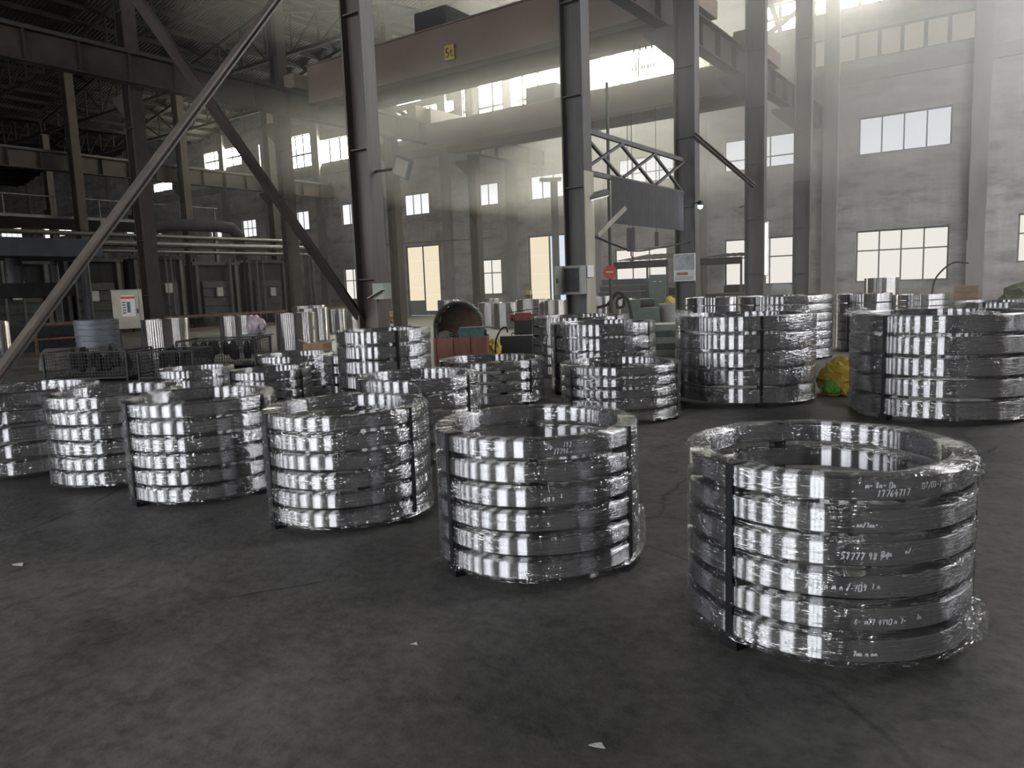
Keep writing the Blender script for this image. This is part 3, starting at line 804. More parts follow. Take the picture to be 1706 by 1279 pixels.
stack(-6.88,12.01,0.90,1.06,6,'wide stack behind the mid-field thick-ring stack, only its rim and left side show',(225,345,105),0.11,0.22,43,near=False)
stack(-3.23,10.09,0.92,1.15,5,'tall heavy five-ring stack with a dark strap down its front, left of the yellow bag',(301,61,181),0.12,0.21,45,bunch=340,bw=22,amp=0.007,tufts=[(222,0.86,1.165,(0.15,0.12,0.075)),(345,0.86,1.155,(0.09,0.10,0.07))])
stack(-0.89,9.88,0.96,1.16,5,'tall heavy five-ring stack at the right picture edge, right of the yellow bag',(241,1,121),0.12,0.21,47,bunch=195,bw=16,amp=0.007,tufts=[(205,0.90,1.175,(0.16,0.12,0.07)),(300,0.9,1.165,(0.16,0.10,0.03))])
stack(-4.22,15.69,0.94,1.26,7,'tall stack right behind the heavy strapped stack, film white down its right edge',(250,10,130),0.12,0.16,49,near=False,bunch=330,bw=30)
stack(-3.05,17.53,0.57,1.22,6,'tall narrow stack between the two heavy stacks, further back',(250,10,130),0.10,0.14,51,near=False,film=False)
stack(-6.36,17.7,0.75,1.22,6,'far stack of thin rings left of the strapped tall stacks, below the notice board column',(250,10,130),0.10,0.12,53,near=False,film=False)
stack(-3.02,26.96,0.80,0.95,5,'low far stack under the four-pane lower window',(250,10,130),0.10,0.16,55,near=False,film=False)
stack(-0.44,15.57,0.80,1.08,6,'far stack at the right edge behind the heavy right-hand stack',(250,10,130),0.10,0.16,57,near=False)
# ------------------------------------------------------------------ turned cylinders standing around
GD = 'bright turned steel cylinders on the shop floor'
def cylinder(x, y, r, h, label, mat=None, wall=0.09, z=0.0, lid=False):
    o = thing('steel_cylinder', label, 'cylinder', (x,y,z), 0, GD)
    b = 0.012
    MB().lathe([(r,b),(r,h-b),(r-b,h),(r-wall,h),(r-wall,0.02),(r-wall,0),(r-b,0)], 64, True).build('shell', mat or M_DRUM, o, True)
    MB().lathe([(r-wall,0.0),(r-wall,0.03),(0.001,0.03)], 40).build('bore_floor', M_DARK, o)
    return o
cylinder(-20.3,11.75,0.62,1.10,'bright ribbed cylinder right of the dull grey tank')
cylinder(-22.2,15.4,0.55,1.02,'bright cylinder beside the white plastic bag')
cylinder(-18.5,14.9,0.60,1.10,'bright cylinder in front of a taller pair, right of the white plastic bag')
cylinder(-23.0,19.2,0.66,1.22,'brownish bright cylinder just behind, nearest the far brown column')
cylinder(-21.2,17.9,0.5,1.15,'slim bright cylinder tucked behind the one beside the bag')
cylinder(-25.6,23.6,0.62,0.95,'cylinder at the foot of the dark diagonal brace')
cylinder(-24.6,22.0,0.4,0.95,'narrow cylinder just left of the brace foot cylinder')
cylinder(-27.3,9.9,0.6,1.15,'warm-lit cylinder cut by the left picture edge')
cylinder(-23.4,28.2,0.62,1.15,'far cylinder left of the arched guard, below the pale yellow door')
cylinder(-19.4,26.2,0.62,1.02,'far cylinder behind the arched guard to its right')
cylinder(-17.9,25.2,0.6,1.02,'far cylinder second to the right of the arched guard')
cylinder(-15.9,24.2,0.72,1.15,'large far cylinder behind the red engine')
p = at_z(926,549); cylinder(p.x,p.y,0.45,1.1,'far cylinder left of the dark column with the switch cabinet')
p = at_z(1004,541); cylinder(p.x,p.y,0.5,1.15,'far cylinder right of the dark column with the switch cabinet')
p = at_z(1040,541); cylinder(p.x,p.y,0.45,1.05,'far cylinder with a black hose over it')
p = at_z(822,533); cylinder(p.x,p.y,0.5,1.1,'far cylinder below the three-pane lower window')
cylinder(at_y(1468,490,27.6).x,27.6,0.52,1.50,'tall cylinder in front of the four-pane lower window')

# dull grey tank
t = thing('zinc_tank','dull grey ribbed tank at left, left of the first bright cylinder','tank',tuple(at_z(166,594)+Vector((-0.40,0.2,0))))
MB().lathe([(0.58,0.0),(0.62,1.10),(0.60,1.12),(0.57,1.10),(0.54,0.02),(0.001,0.02)],56).build('shell',M_TANK,t,True)
hm = MB().lathe([(0.0,0.0),(0.012,0.0),(0.014,0.02),(0.012,0.04),(0.0,0.04)],56).mesh('hoop')
for k in range(6):
    z = 0.12+k*0.17; rr = 0.58+0.04*z/1.1
    MB().lathe([(rr-0.004,z),(rr+0.014,z+0.01),(rr+0.014,z+0.035),(rr-0.004,z+0.045)],56,True).build('hoop',M_TANK,t,True)

# small control box on legs with a poster
t = thing('control_box','cream control box on legs with a printed poster, left of the far brown column','control box',tuple(at_z(221,580)),math.radians(48))
MB().box(-0.45,0.45,-0.22,0.22,0.70,2.0).build('body',M_CREAM,t)
d = MB().box(-0.40,0.40,-0.245,-0.221,0.76,1.94).build('door',M_CREAM,t)
MB().cbox((0.34,-0.26,1.3),(0.03,0.03,0.16)).build('handle',M_DARK,d)
MB().box(-0.47,0.47,-0.25,0.24,2.0,2.04).build('cap',M_GREY,t)
pz = MB().box(-0.16,0.28,-0.252,-0.246,1.12,1.84).build('poster',M_WHITE,t)
MB().box(-0.16,0.28,-0.256,-0.252,1.72,1.80).build('poster_heading',M_SIGNRED,pz)
MB().box(0.02,0.12,-0.256,-0.252,1.25,1.62).build('poster_column',M_TEAL,pz)
for k in range(5): MB().box(-0.13,-0.02,-0.256,-0.252,1.22+0.09*k,1.26+0.09*k).build('poster_line',M_RUST,pz)
for sx in (-0.38,0.38):
    for sy in (-0.16,0.16): MB().cbox((sx,sy,0.35),(0.06,0.06,0.70)).build('leg',M_DARK,t)
p = at_z(221,580); cc = [(0.5,0.25,1.30),(0.62,0.33,1.52),(0.95,0.52,1.62),(1.35,0.70,1.45),(1.6,0.85,1.0),(1.7,0.95,0.4),(1.72,1.0,0.03)]
tb = MB().tube([(p.x+a,p.y+b_,c) for a, b_, c in cc],0.025,8)
tag(tb.build('control_cable',M_RUBBER,smooth=True),'grey cable arching from the control box to the floor','cable')

# white plastic bag on a stool beside the cylinders
t = thing('plastic_bag','white and purple plastic sack on a low stand between two bright cylinders','bag',tuple(at_z(430,580)))
MB().box(-0.4,0.4,-0.3,0.3,0.40,0.46).build('stand_top',M_GREY,t)
for sx in (-0.34,0.34):
    for sy in (-0.24,0.24): MB().cbox((sx,sy,0.2),(0.05,0.05,0.4)).build('stand_leg',M_GREY,t)
crumple('sack',t,(0,0,0.68),0.34,0.30,0.38,4,plain('white_plastic',(0.62,0.58,0.62),(0.30,0.18,0.25),0.4,0,3))

# low rail behind the cylinders
t = thing('guard_rail','low rusty guard rail running behind the bright cylinders at left','rail',(-26.6,10.8,0))
MB().bar((0,0,0.98),(0,16,0.98),0.07,0.10).build('top_bar',M_RUST,t)
for k in range(7): MB().cbox((0,0.15+k*2.6,0.47),(0.07,0.07,0.94)).build('post',M_RUST,t)
MB().bar((0,0,0.5),(0,16,0.5),0.05,0.06).build('mid_bar',M_RUST,t)

# ------------------------------------------------------------------ furnaces and pipework at left
def furnace(y, h, label, seed):
    rnd = random.Random(seed)
    t = thing('heat_furnace',label,'furnace',(-38.2,y,0),0,'soot-black furnaces in the left background')
    MB().box(-2.4,0,-1.55,1.55,0.25,h).build('body',M_FURN,t)
    MB().box(-2.5,0.15,-1.65,1.65,0,0.25).build('plinth',M_FURN,t)
    d = MB().box(0.02,0.14,-0.95,0.95,0.6,2.6).build('door',M_DARK,t)
    for k in range(4): MB().box(0.14,0.20,-0.95,0.95,0.75+0.5*k,0.83+0.5*k).build('door_rib',M_DARK,d)
    for s in (-1,1): MB().box(0.0,0.16,s*1.25-0.09,s*1.25+0.09,0.25,h+0.3).build('frame_post',M_DARK if s < 0 else M_PIPE,t)
    MB().box(0.0,0.18,-1.5,1.5,h,h+0.18).build('frame_beam',M_DARK,t)
    for k in range(2):
        yy = rnd.uniform(-1.2,1.2)
        MB().tube([(0.3,yy,0.3),(0.3,yy,h+0.4)],0.05,8).build('riser_pipe',M_PIPE,t,True)
    MB().cbox((0.28,rnd.uniform(-0.6,0.6),1.9+rnd.uniform(0,0.4)),(0.12,0.36,0.5)).build('gauge_box',M_GREY,t)
    MB().lathe([(0.001,-0.2),(0.30,-0.2),(0.34,0),(0.30,0.2),(0.001,0.2)],20).build('blower',M_DARK,t,True,(0.5,rnd.uniform(-1,1),0.55))
    return t
labs = ['soot-black furnace at the left picture edge','soot-black furnace left of the diagonal brace','soot-black furnace behind the control box with the poster','soot-black furnace right of the far brown column, under the big duct','soot-black furnace nearest the brace foot, rightmost of the row']
for i, y in enumerate((15.2,18.6,22.0,25.4,28.8)): furnace(y, 3.5+0.15*(i % 3), labs[i], i+3)
for k, (x, z, r) in enumerate(((-37.9,4.55,0.16),(-37.6,4.15,0.09),(-38.3,5.0,0.11))):
    t = MB().tube([(x,10,z),(x,31.5,z),(x,31.9,z-0.2),(x,32.0,0.3)],r,10).build('overhead_pipe',M_PIPE,smooth=True)
    tag(t,['thick pale pipe running above the furnaces','thin lower pipe running above the furnace doors','upper dark pipe running above the furnaces'][k],'pipe')
t = MB().tube([(-39.5,22.0,4.0),(-39.5,22.0,5.2),(-39.4,22.4,5.6),(-39.3,23.2,5.75),(-39.2,26.4,5.8),(-39.1,27.3,5.7),(-39.0,27.7,5.3),(-39.0,27.8,3.86)],0.34,16).build('exhaust_duct',M_FURN,smooth=True)
tag(t,'fat dark exhaust duct bent over two furnaces','duct')
# dark machine bed at the left edge, in front of the furnaces
t = thing('forge_press','dark press with posts and piled black blocks at the left edge below the windows','press',(-30.0,11.9,0))
MB().box(-1.6,1.6,-2.4,2.4,0,0.9).build('bed',M_DARK,t)
for sx in (-1.2,1.2):
    for sy in (-1.9,1.9): MB().tube([(sx,sy,0.9),(sx,sy,3.3)],0.13,10).build('post',M_DARK,t,True)
MB().box(-1.6,1.6,-2.4,2.4,3.3,3.9).build('crown',M_BLUEDK,t)
MB().box(-1.0,1.0,-1.5,1.5,1.9,2.4).build('ram',M_FURN,t)
MB().tube([(0,0,2.4),(0,0,3.3)],0.28,14).build('cylinder_rod',M_DARK,t,True)
# suspended platform and tanks high up at left
t = thing('service_platform','dim steel service platform with railing high at far left','platform',(-46.4,18,0))
MB().box(-1,5,-4,10,6.0,6.15).build('deck',M_COL,t)
for k in range(7):
    MB().cbox((5,-4+k*2.3,6.65),(0.05,0.05,1.0)).build('railing_post',M_COL,t)
MB().bar((5,-4,7.1),(5,10,7.1),0.05,0.05).build('handrail',M_COL,t)
for yy in (-3.8,3,9.8): MB().cbox((4.9,yy,3.0),(0.2,0.2,6.0)).build('support_leg',M_COL,t)

# ------------------------------------------------------------------ wire baskets with scrap
def basket(x, y, L, W, H, rz, label, seed):
    t = thing('wire_basket',label,'basket',(x,y,0),rz)
    fr = MB()
    for sx in (-L/2,L/2):
        for sy in (-W/2,W/2): fr.cbox((sx,sy,H/2),(0.04,0.04,H))
    for sx in (-L/2,L/2):
        fr.bar((sx,-W/2,H),(sx,W/2,H),0.03,0.03).bar((sx,-W/2,0.08),(sx,W/2,0.08),0.03,0.03)
    for sy in (-W/2,W/2):
        fr.bar((-L/2,sy,H),(L/2,sy,H),0.03,0.03).bar((-L/2,sy,0.08),(L/2,sy,0.08),0.03,0.03)
    fr.build('frame',M_DARK,t)
    MB().box(-L/2,L/2,-W/2,W/2,0.07,0.10).build('bottom',M_DARK,t)
    for sy in (-W/2,W/2):
        g = MB(); n = int(L/0.06)
        for i in range(n): g.cbox((-L/2+L*i/n,sy,H/2+0.04),(0.007,0.007,H-0.08))
        for j in range(1,int(H/0.07)): g.cbox((0,sy,0.08+j*0.07),(L,0.007,0.007))
        g.build('mesh_side',M_DARK,t)['kind'] = 'stuff'
    for sx in (-L/2,L/2):
        g = MB(); n = int(W/0.06)
        for i in range(n): g.cbox((sx,-W/2+W*i/n,H/2+0.04),(0.007,0.007,H-0.08))
        for j in range(1,int(H/0.07)): g.cbox((sx,0,0.08+j*0.07),(0.007,W,0.007))
        g.build('mesh_side',M_DARK,t)['kind'] = 'stuff'
    return t
basket(-16.2,7.85,1.7,1.1,0.62,math.radians(35),'black wire basket piled with dark scrap, behind the leftmost stacks',1)
basket(-14.55,8.6,1.1,1.0,0.60,math.radians(35),'black wire basket right next to the scrap basket, holding offcuts',2)
basket(-15.75,10.55,1.8,1.1,0.66,math.radians(35),'wire basket with branches of swarf in front of the bright cylinders',3)
rnd = random.Random(5)
for bi, (bx, by, sx, sy, zz, n, nm) in enumerate(((-16.2,7.85,0.65,0.35,0.30,9,'left scrap basket'),(-14.55,8.6,0.40,0.35,0.30,7,'middle wire basket'),(-15.75,10.55,0.70,0.35,0.30,9,'rear wire basket'))):
    for k in range(n):
        c, s = math.cos(math.radians(35)), math.sin(math.radians(35))
        u, w = -sx+2*sx*(k+0.5)/n, rnd.uniform(-sy*0.5,sy*0.5)
        o = crumple('scrap_piece',None,(bx+u*c-w*s, by+u*s+w*c, zz+rnd.uniform(0.0,0.12)),0.09,0.09,0.22+rnd.uniform(0,0.10),70+bi*20+k,M_FURN,2)
        tag(o,'dark crumpled scrap piece lying in the '+nm,'scrap','scrap in the '+nm)
t = MB()
pts = [(0.42*math.cos(a),0.0,0.05+0.5*math.sin(a)) for a in [math.pi*i/14 for i in range(15)]]
for i in range(14):
    k = len(t.v); (xa,_,za),(xb,_,zb) = pts[i], pts[i+1]
    t.v += [(xa,-0.45,za),(xb,-0.45,zb),(xb,0.45,zb),(xa,0.45,za)]; t.f.append((k,k+1,k+2,k+3))
o = t.build('curved_sheet',M_TARP,smooth=True); o.location = tuple(at_z(112,614)+Vector((0,0,-0.04))); o.rotation_euler = (0,0,math.radians(-50))
sm = o.modifiers.new('thickness','SOLIDIFY'); sm.thickness = 0.02
tag(o,'curved drab sheet lying over behind the left scrap basket','sheet')

# flattened cardboard on the floor
t = thing('cardboard_sheet','folded brown cardboard carton in front of the bright cylinders','cardboard',tuple(at_z(530,590)),math.radians(20))
MB().box(-0.30,0.30,-0.25,0.25,0.0,0.30).build('carton',M_CARD,t)
MB().bar((-0.28,-0.0,0.305),(-0.50,-0.12,0.42),0.45,0.01,(0,0,1)).build('flap',M_CARD,t)
MB().bar((0.28,0.0,0.305),(0.46,0.12,0.40),0.45,0.01,(0,0,1)).build('flap',M_CARD,t)

# ------------------------------------------------------------------ arched guard, crate, engine
cr = thing('wooden_crate','red-brown crate with upright battens in front of the arched guard','crate',tuple(at_z(771,602)),math.radians(33))
CL, CW, CH = 1.14, 0.62, 0.56
for sy in (-CW/2,CW/2):
    for k in range(3): MB().box(-CL/2+CL/3*k+0.006,-CL/2+CL/3*(k+1)-0.006,sy-0.012,sy+0.012,0.05,CH).build('side_board',M_WOODRED,cr)
for sx in (-CL/2-0.01,CL/2+0.01): MB().box(sx-0.012,sx+0.012,-CW/2,CW/2,0.05,CH).build('end_board',M_WOODRED,cr)
for k in range(4):
    for sy in (-CW/2-0.025,CW/2+0.025): MB().cbox((-CL/2+CL/3*k,sy,CH/2+0.01),(0.05,0.025,CH+0.02)).build('batten',M_WOODRED,cr)
MB().box(-CL/2,CL/2,-CW/2,CW/2,0.0,0.05).build('bottom_board',M_WOODRED,cr)
MB().box(-CL/2+0.02,CL/2-0.02,-CW/2+0.02,CW/2-0.02,0.05,CH-0.06).build('fill',M_TARP,cr)
g = thing('arched_guard','dull arched sheet-metal guard standing behind the red-brown crate','guard',tuple(at_z(768,589)),math.radians(33))
def arch(r, y0, y1, zb, n=24, th=0.02):
    b = MB(); prof = [(-r,0.0)] + [(-r*math.cos(math.pi*i/n), zb+r*math.sin(math.pi*i/n)) for i in range(n+1)] + [(r,0.0)]
    for (xa,za),(xb,zb_) in zip(prof[:-1],prof[1:]):
        k = len(b.v); b.v += [(xa,y0,za),(xb,y0,zb_),(xb,y1,zb_),(xa,y1,za)]; b.f.append((k,k+1,k+2,k+3))
    return b
a = arch(0.58,-0.45,0.55,0.72).build('arched_sheet',plain('guard_paint',(0.16,0.17,0.16),(0.10,0.10,0.095),0.45,0.2,2),g,True)
sm = a.modifiers.new('thickness','SOLIDIFY'); sm.thickness = 0.02
MB().tube([(-0.58,-0.45,0)]+[(-0.58*math.cos(math.pi*i/24),-0.45,0.72+0.58*math.sin(math.pi*i/24)) for i in range(25)]+[(0.58,-0.45,0)],0.03,8).build('rim',M_DARK,g,True)
MB().prism([(-0.56,0.0)]+[(-0.56*math.cos(math.pi*i/20),0.72+0.56*math.sin(math.pi*i/20)) for i in range(21)]+[(0.56,0.0)],'y',0.50,0.53).build('back_sheet',M_RUST,g)
p = thing('teal_machine_part','teal cast machine part lying on the red-brown crate','machine part',tuple(at_z(771,602)+Vector((0.20,0.13,0.51))),math.radians(33))
MB().box(-0.28,0.28,-0.15,0.15,0,0.26).build('casting',M_TEAL,p)
MB().tube([(-0.33,0,0.13),(0.33,0,0.13)],0.07,12).build('hub',M_TEAL,p,True)
MB().box(-0.32,0.32,-0.18,0.18,0.0,0.03).build('flange',M_TEAL,p)
p = thing('coiled_rags','dark oily rags and hose lying on the left end of the red-brown crate','rags',tuple(at_z(771,602)+Vector((-0.32,-0.18,0.52))))
crumple('rag',p,(0,0,0.07),0.17,0.14,0.12,9,M_TARP,3)
MB().tube([(0.10+0.10*math.cos(0.5*i),0.06+0.10*math.sin(0.5*i),0.03+0.004*i) for i in range(26)],0.02,6).build('hose',M_TEAL,p,True)
e = thing('red_engine','red engine block with black pump behind the black crate box','engine',tuple(at_z(873,576)),math.radians(33))
MB().box(-0.45,0.45,-0.35,0.35,0.0,0.45).build('skid',M_DARK,e)
MB().box(-0.40,0.40,-0.28,0.28,0.45,1.0).build('block',M_BLACK,e)
MB().box(-0.36,0.36,-0.25,0.25,1.0,1.28).build('cover',M_RED,e)
MB().tube([(-0.55,-0.1,1.1),(0.55,-0.1,1.1)],0.13,12).build('air_filter',M_RED,e,True)
MB().lathe([(0.001,-0.08),(0.3,-0.08),(0.3,0.08),(0.001,0.08)],24).build('flywheel',M_DARK,e,True,(0.0,0.0,0.6))
MB().tube([(-0.7,-0.2,1.30),(0.7,0.2,1.42)],0.018,6).build('handle_bar',M_DARK,e)
for k in range(5): MB().cbox((0.18,-0.30,0.5+0.09*k),(0.3,0.03,0.04)).build('cooling_fin',M_DARK,e)
e.scale = (0.62,0.62,0.72)
b = thing('tool_case','black plastic tool case standing before the red engine','case',tuple(at_z(862,590)),math.radians(33))
MB().box(-0.40,0.40,-0.17,0.17,0,0.46).build('body',M_BLACK,b)
MB().box(-0.41,0.41,-0.18,0.18,0.34,0.37).build('lid_seam',M_DARK,b)
MB().tube([(-0.12,0,0.46),(-0.12,0,0.52),(0.12,0,0.52),(0.12,0,0.46)],0.015,6).build('handle',M_BLACK,b)
p = at_z(823,594)
o = crumple('yellow_sack',None,(p.x,p.y,0.15),0.20,0.18,0.28,31,M_YELLOW,3); tag(o,'small yellow sack between the crate and the black case','sack')
t = thing('wooden_pallet','pale wooden pallet lying behind the yellow sack','pallet',tuple(at_z(812,574)),math.radians(33))
for k in range(7): MB().box(-0.9,0.9,-0.6+0.175*k,-0.6+0.175*k+0.14,0.10,0.125).build('deck_board',M_CARD,t)
for k in range(3): MB().box(-0.88+0.80*k,-0.78+0.80*k,-0.6,0.6,0.0,0.10).build('bearer',M_CARD,t)

# big yellow bag between the heavy stacks
t = thing('yellow_bag','crumpled yellow cloth bag with a green patch between the two heavy stacks','bag',(-2.10,10.85,0))
bag = crumple('cloth',t,(0,0,0.18),0.34,0.30,0.32,12,M_YELLOW,4)
crumple('green_patch',t,(-0.10,-0.26,0.12),0.13,0.07,0.13,13,plain('green_cloth',(0.16,0.42,0.07),(0.10,0.28,0.05),0.8,0,6),3)
crumple('trailing_end',t,(0.28,-0.18,0.06),0.22,0.12,0.10,14,M_YELLOW,3)

# ------------------------------------------------------------------ things on the columns
t = thing('switch_cabinet','grey switch cabinet with its door ajar on the dark column','cabinet',(-7.66,13.40,1.15))
MB().box(-0.30,0.12,-0.18,0.06,0.28,0.86).build('body',M_GREY,t)
d = MB().box(-0.30,-0.275,-0.50,-0.18,0.28,0.86).build('door',M_GREY,t)
MB().cbox((-0.262,-0.46,0.56),(0.02,0.02,0.09)).build('handle',M_DARK,d)
MB().box(-0.26,0.08,-0.19,-0.181,0.33,0.81).build('interior_shade',M_DARK,t)  # dark plate painting the shaded inside onto the solid body
n = MB().box(-0.008,0.008,-0.13,0.13,0.0,0.24).build('white_notice',M_WHITE); n.location = (-7.535,13.62,1.77); tag(n,'white paper notice on the strip of the dark column with the switch cabinet','notice')
t = thing('notice_board','printed notice board with a pale landscape picture on a dark column','notice board',(-7.82,19.38,1.62))
MB().box(-0.30,0.30,-0.03,0.0,0,0.74).build('panel',M_WHITE,t)
MB().box(-0.28,0.28,-0.036,-0.031,0.30,0.72).build('picture',plain('notice_print',(0.52,0.53,0.54),(0.24,0.26,0.27),0.7,0,7,bmp=0),t)
MB().box(-0.22,0.10,-0.036,-0.031,0.16,0.24).build('red_stripe',plain('notice_red',(0.45,0.22,0.18),rough=0.7,scale=9,bmp=0),t)
for k in range(3): MB().box(-0.26,0.24,-0.036,-0.031,0.04+0.035*k,0.055+0.035*k).build('print_line',M_GREY,t)
t = thing('junction_box','small grey box with a sloping shelf on the brown column','box',(-7.52,7.60,at_y(643,498,7.5).z))
MB().box(-0.10,0.10,-0.10,0.06,0.0,0.22).build('body',plain('pale_green_enamel',(0.33,0.35,0.30),(0.24,0.26,0.22),0.5,0,4),t)
MB().bar((-0.14,-0.13,0.02),(0.14,-0.13,0.13),0.08,0.012).build('shelf',M_STRIP,t)
# floodlight on the brown column
t = thing('floodlight','tilted square floodlight, unlit, on the right of the brown column','floodlight',tuple(at_y(671,279,7.75)))
MB().bar((-7.62-t.location.x,-0.03,0.0),(0.0,0.03,0.0),0.03,0.03).build('arm',M_DARK,t)
hd = MB().box(-0.12,0.12,-0.05,0.03,-0.13,0.13).build('head',M_GREY,t); hd.rotation_euler = (0.2,0.45,0.3)
MB().box(-0.10,0.10,-0.056,-0.051,-0.11,0.11).build('lens',M_CREAM,hd)
for k in range(4): MB().box(-0.1,0.1,0.03,0.06,-0.10+0.06*k,-0.085+0.06*k).build('cooling_fin',M_DARK,hd)

# wall and column lamps
def lamp(px, py, y, rz, lit, label, arm=(0.35,0.3,0.0), size=(0.42,0.2,0.07)):
    p = at_y(px,py,y)
    t = thing('work_lamp',label,'lamp',tuple(p),rz,'work lamps on the columns')
    MB().box(-size[0]/2,size[0]/2,-size[1]/2,size[1]/2,-size[2]/2,size[2]/2).build('housing',M_GREY,t)
    MB().box(-size[0]/2+0.02,size[0]/2-0.02,-size[1]/2+0.02,size[1]/2-0.02,-size[2]/2-0.012,-size[2]/2-0.001).build('diffuser',M_LAMP if lit else M_WHITE,t)
    MB().bar((0,0,0.02),arm,0.035,0.035).build('arm',M_DARK,t)
    return t
l = lamp(997,324,13.9,math.radians(35),True,'lit flat lamp on the dark column above the pale strip',(-0.22,-0.02,0.0)); l.rotation_euler = (math.radians(28),math.radians(-12),math.radians(35))
l = lamp(917,299,30.0,math.radians(35),False,'flat lamp on a tall grey post left of the switch cabinet column',(0.2,0.3,0.1),(1.0,0.4,0.12))
MB().box(0.02,0.34,0.3,0.6,-l.location.z,0.12).build('post',M_COL,l)
MB().box(-0.15,0.5,0.15,0.75,-l.location.z,0.5-l.location.z).build('post_foot',M_COL,l)
l = lamp(1232,348,25.45,math.radians(35),True,'small lit lamp just left of the second column from the gable wall',(0.26,0.06,0.0),(0.36,0.2,0.06)); l.rotation_euler = (math.radians(35),math.radians(-15),math.radians(35))
t = thing('welding_lamp','round glaring blue-white lamp on the column with the notice board','lamp',tuple(at_y(1167,342,19.25)))
MB().lathe([(0.001,0.0),(0.07,0.0),(0.075,0.05),(0.05,0.12),(0.001,0.13)],20).build('reflector',M_DARK,t,True)
bmx = bmesh.new(); bmesh.ops.create_uvsphere(bmx,u_segments=16,v_segments=10,radius=0.06); mem = bpy.data.meshes.new('bulb'); bmx.to_mesh(mem); bmx.free()
link('bulb',mem,M_WELD,t,(0,-0.02,-0.03))
MB().bar((0,0.05,0.1),(-0.35,0.33,0.1),0.03,0.03).build('arm',M_DARK,t)
# upright fluorescent tube beside a column
t = thing('tube_light','upright white fluorescent tube on the right edge of a dark column','tube light',(-7.44,25.5,at_y(1271,415,25.5).z))
MB().tube([(0,0,-0.85),(0,0,0.85)],0.045,10).build('tube',mat_emit('tube_glow',(0.95,0.98,1.0),1.6),t,True)
MB().box(-0.05,0.05,0.05,0.11,-0.9,0.9).build('batten',M_WHITE,t)
# striped bollard by the second door
t = thing('striped_post','yellow and black striped post beside the open factory door','post',(-24.75,37.2,0))
for k in range(6): MB().box(-0.14,0.14,-0.14,0.14,0.24*k,0.24*(k+1)).build('band',M_SIGNYEL if k % 2 else M_BLACK,t)
t = MB().lathe([(0.001,-0.012),(0.19,-0.012),(0.2,0.0),(0.19,0.012),(0.001,0.012)],28).build('round_sign',M_SIGNRED,smooth=True)
t.location = tuple(at_y(1016,453,20.03)); t.rotation_euler = (math.radians(90),0,math.radians(20)); tag(t,'round red sign on a thin pipe right of the switch cabinet column','sign')
mk = MB().box(-0.10,0.10,-0.02,0.02,0.013,0.016).build('white_bar',M_WHITE,t)
pp = at_y(1016,400,20.1)
o = MB().tube([(pp.x,20.1,0),(pp.x,20.1,7.4)],0.05,8).build('down_pipe',M_PIPE,smooth=True); tag(o,'thin upright pipe right of the switch cabinet column','pipe')
t = MB().bar((-7.52,13.95,2.62),(-7.2,14.6,3.2),0.05,0.09).build('strut',M_STRIP); tag(t,'short pale diagonal strut beside the switch cabinet column','strut')

# crane hook block with chains hanging from the farther crane side
t = thing('hook_block','black hook block hanging on two wire ropes under the lattice','hook block',tuple(at_y(1051,395,27.2)))
MB().box(-0.13,0.13,-0.1,0.1,-0.55,0.35).build('block',M_BLACK,t)
for sx in (-0.09,0.09): MB().tube([(sx,0,0.35),(sx,0,8.175-t.location.z)],0.014,6).build('wire_rope',M_DARK,t)
MB().tube([(0,0,-0.55),(0,0,-0.72),(0.09,0,-0.84),(0.0,0,-0.95),(-0.10,0,-0.86)],0.03,8).build('hook',M_DARK,t,True)
t = thing('rope_pendant','thin black control pendant hanging right of the hook block','pendant',tuple(at_y(1094,395,27.2)))
MB().box(-0.06,0.06,-0.05,0.05,-0.35,0.2).build('pendant_box',M_BLACK,t)
MB().tube([(0,0,0.2),(0,0,8.175-t.location.z)],0.014,6).build('cord',M_DARK,t)
# slings hung under the nearer crane, seen against the clerestory light
for k in range(4):
    y = 22.3; x = at_y(1056+10*k,78,y).x; z = 8.92
    o = MB().tube([(x,y,z),(x-0.06,y,z-0.5),(x-0.06,y,z-0.95),(x,y,z-1.05),(x+0.06,y,z-0.95),(x+0.06,y,z-0.5),(x,y,z)],0.016,6).build('wire_sling',M_DARK,smooth=True)
    tag(o,'looped wire sling hanging under the crane against the bright high window','sling','wire slings against the high window')

# ------------------------------------------------------------------ sheds and machines against the far wall
def canopy(x0, x1, y0, y1, zf, zb, label, shelf=True):
    t = thing('lean_to_shed',label,'shed',(0,0,0))
    b = MB(); n = max(8,int((x1-x0)/0.16))
    for i in range(n):
        xa, xb = x0+(x1-x0)*i/n, x0+(x1-x0)*(i+1)/n; za = 0.03*(i % 2); zb_ = 0.03*((i+1) % 2); k = len(b.v)
        b.v += [(xa,y0,zf+za),(xb,y0,zf+zb_),(xb,y1,zb+zb_),(xa,y1,zb+za)]; b.f.append((k,k+1,k+2,k+3))
    r = b.build('roof_sheet',M_FURN,t); sm = r.modifiers.new('thickness','SOLIDIFY'); sm.thickness = 0.01  # sheet coloured black to imitate its backlit underside
    MB().box(x0,x1,y0,y0+0.06,zf-0.34,zf-0.02).build('fascia',M_FURN,t)  # deep and black, carrying the same backlit shade
    for x in (x0+0.05,x1-0.1):
        for yy in (y0+0.05,y1-0.1): MB().box(x,x+0.08,yy,yy+0.08,0,zf-0.25).build('post',M_COL,t)
    MB().box(x0+0.1,x1-0.1,y0+0.3,y1-0.3,0.95,1.0).build('bench_top',M_DARK,t)
    MB().box(x0+0.12,x1-0.12,y0+0.32,y0+0.36,0.0,0.95).build('bench_front',M_BLUEDK,t)
    MB().box(x0+0.15,x1-0.15,y1-0.5,y1-0.45,0.0,1.35).build('shade_panel',M_FURN,t)  # dark panel added to fill in the shade beneath the roof
    return t
a = at_y(1022,436,31.0); b2 = at_y(1112,432,31.0)
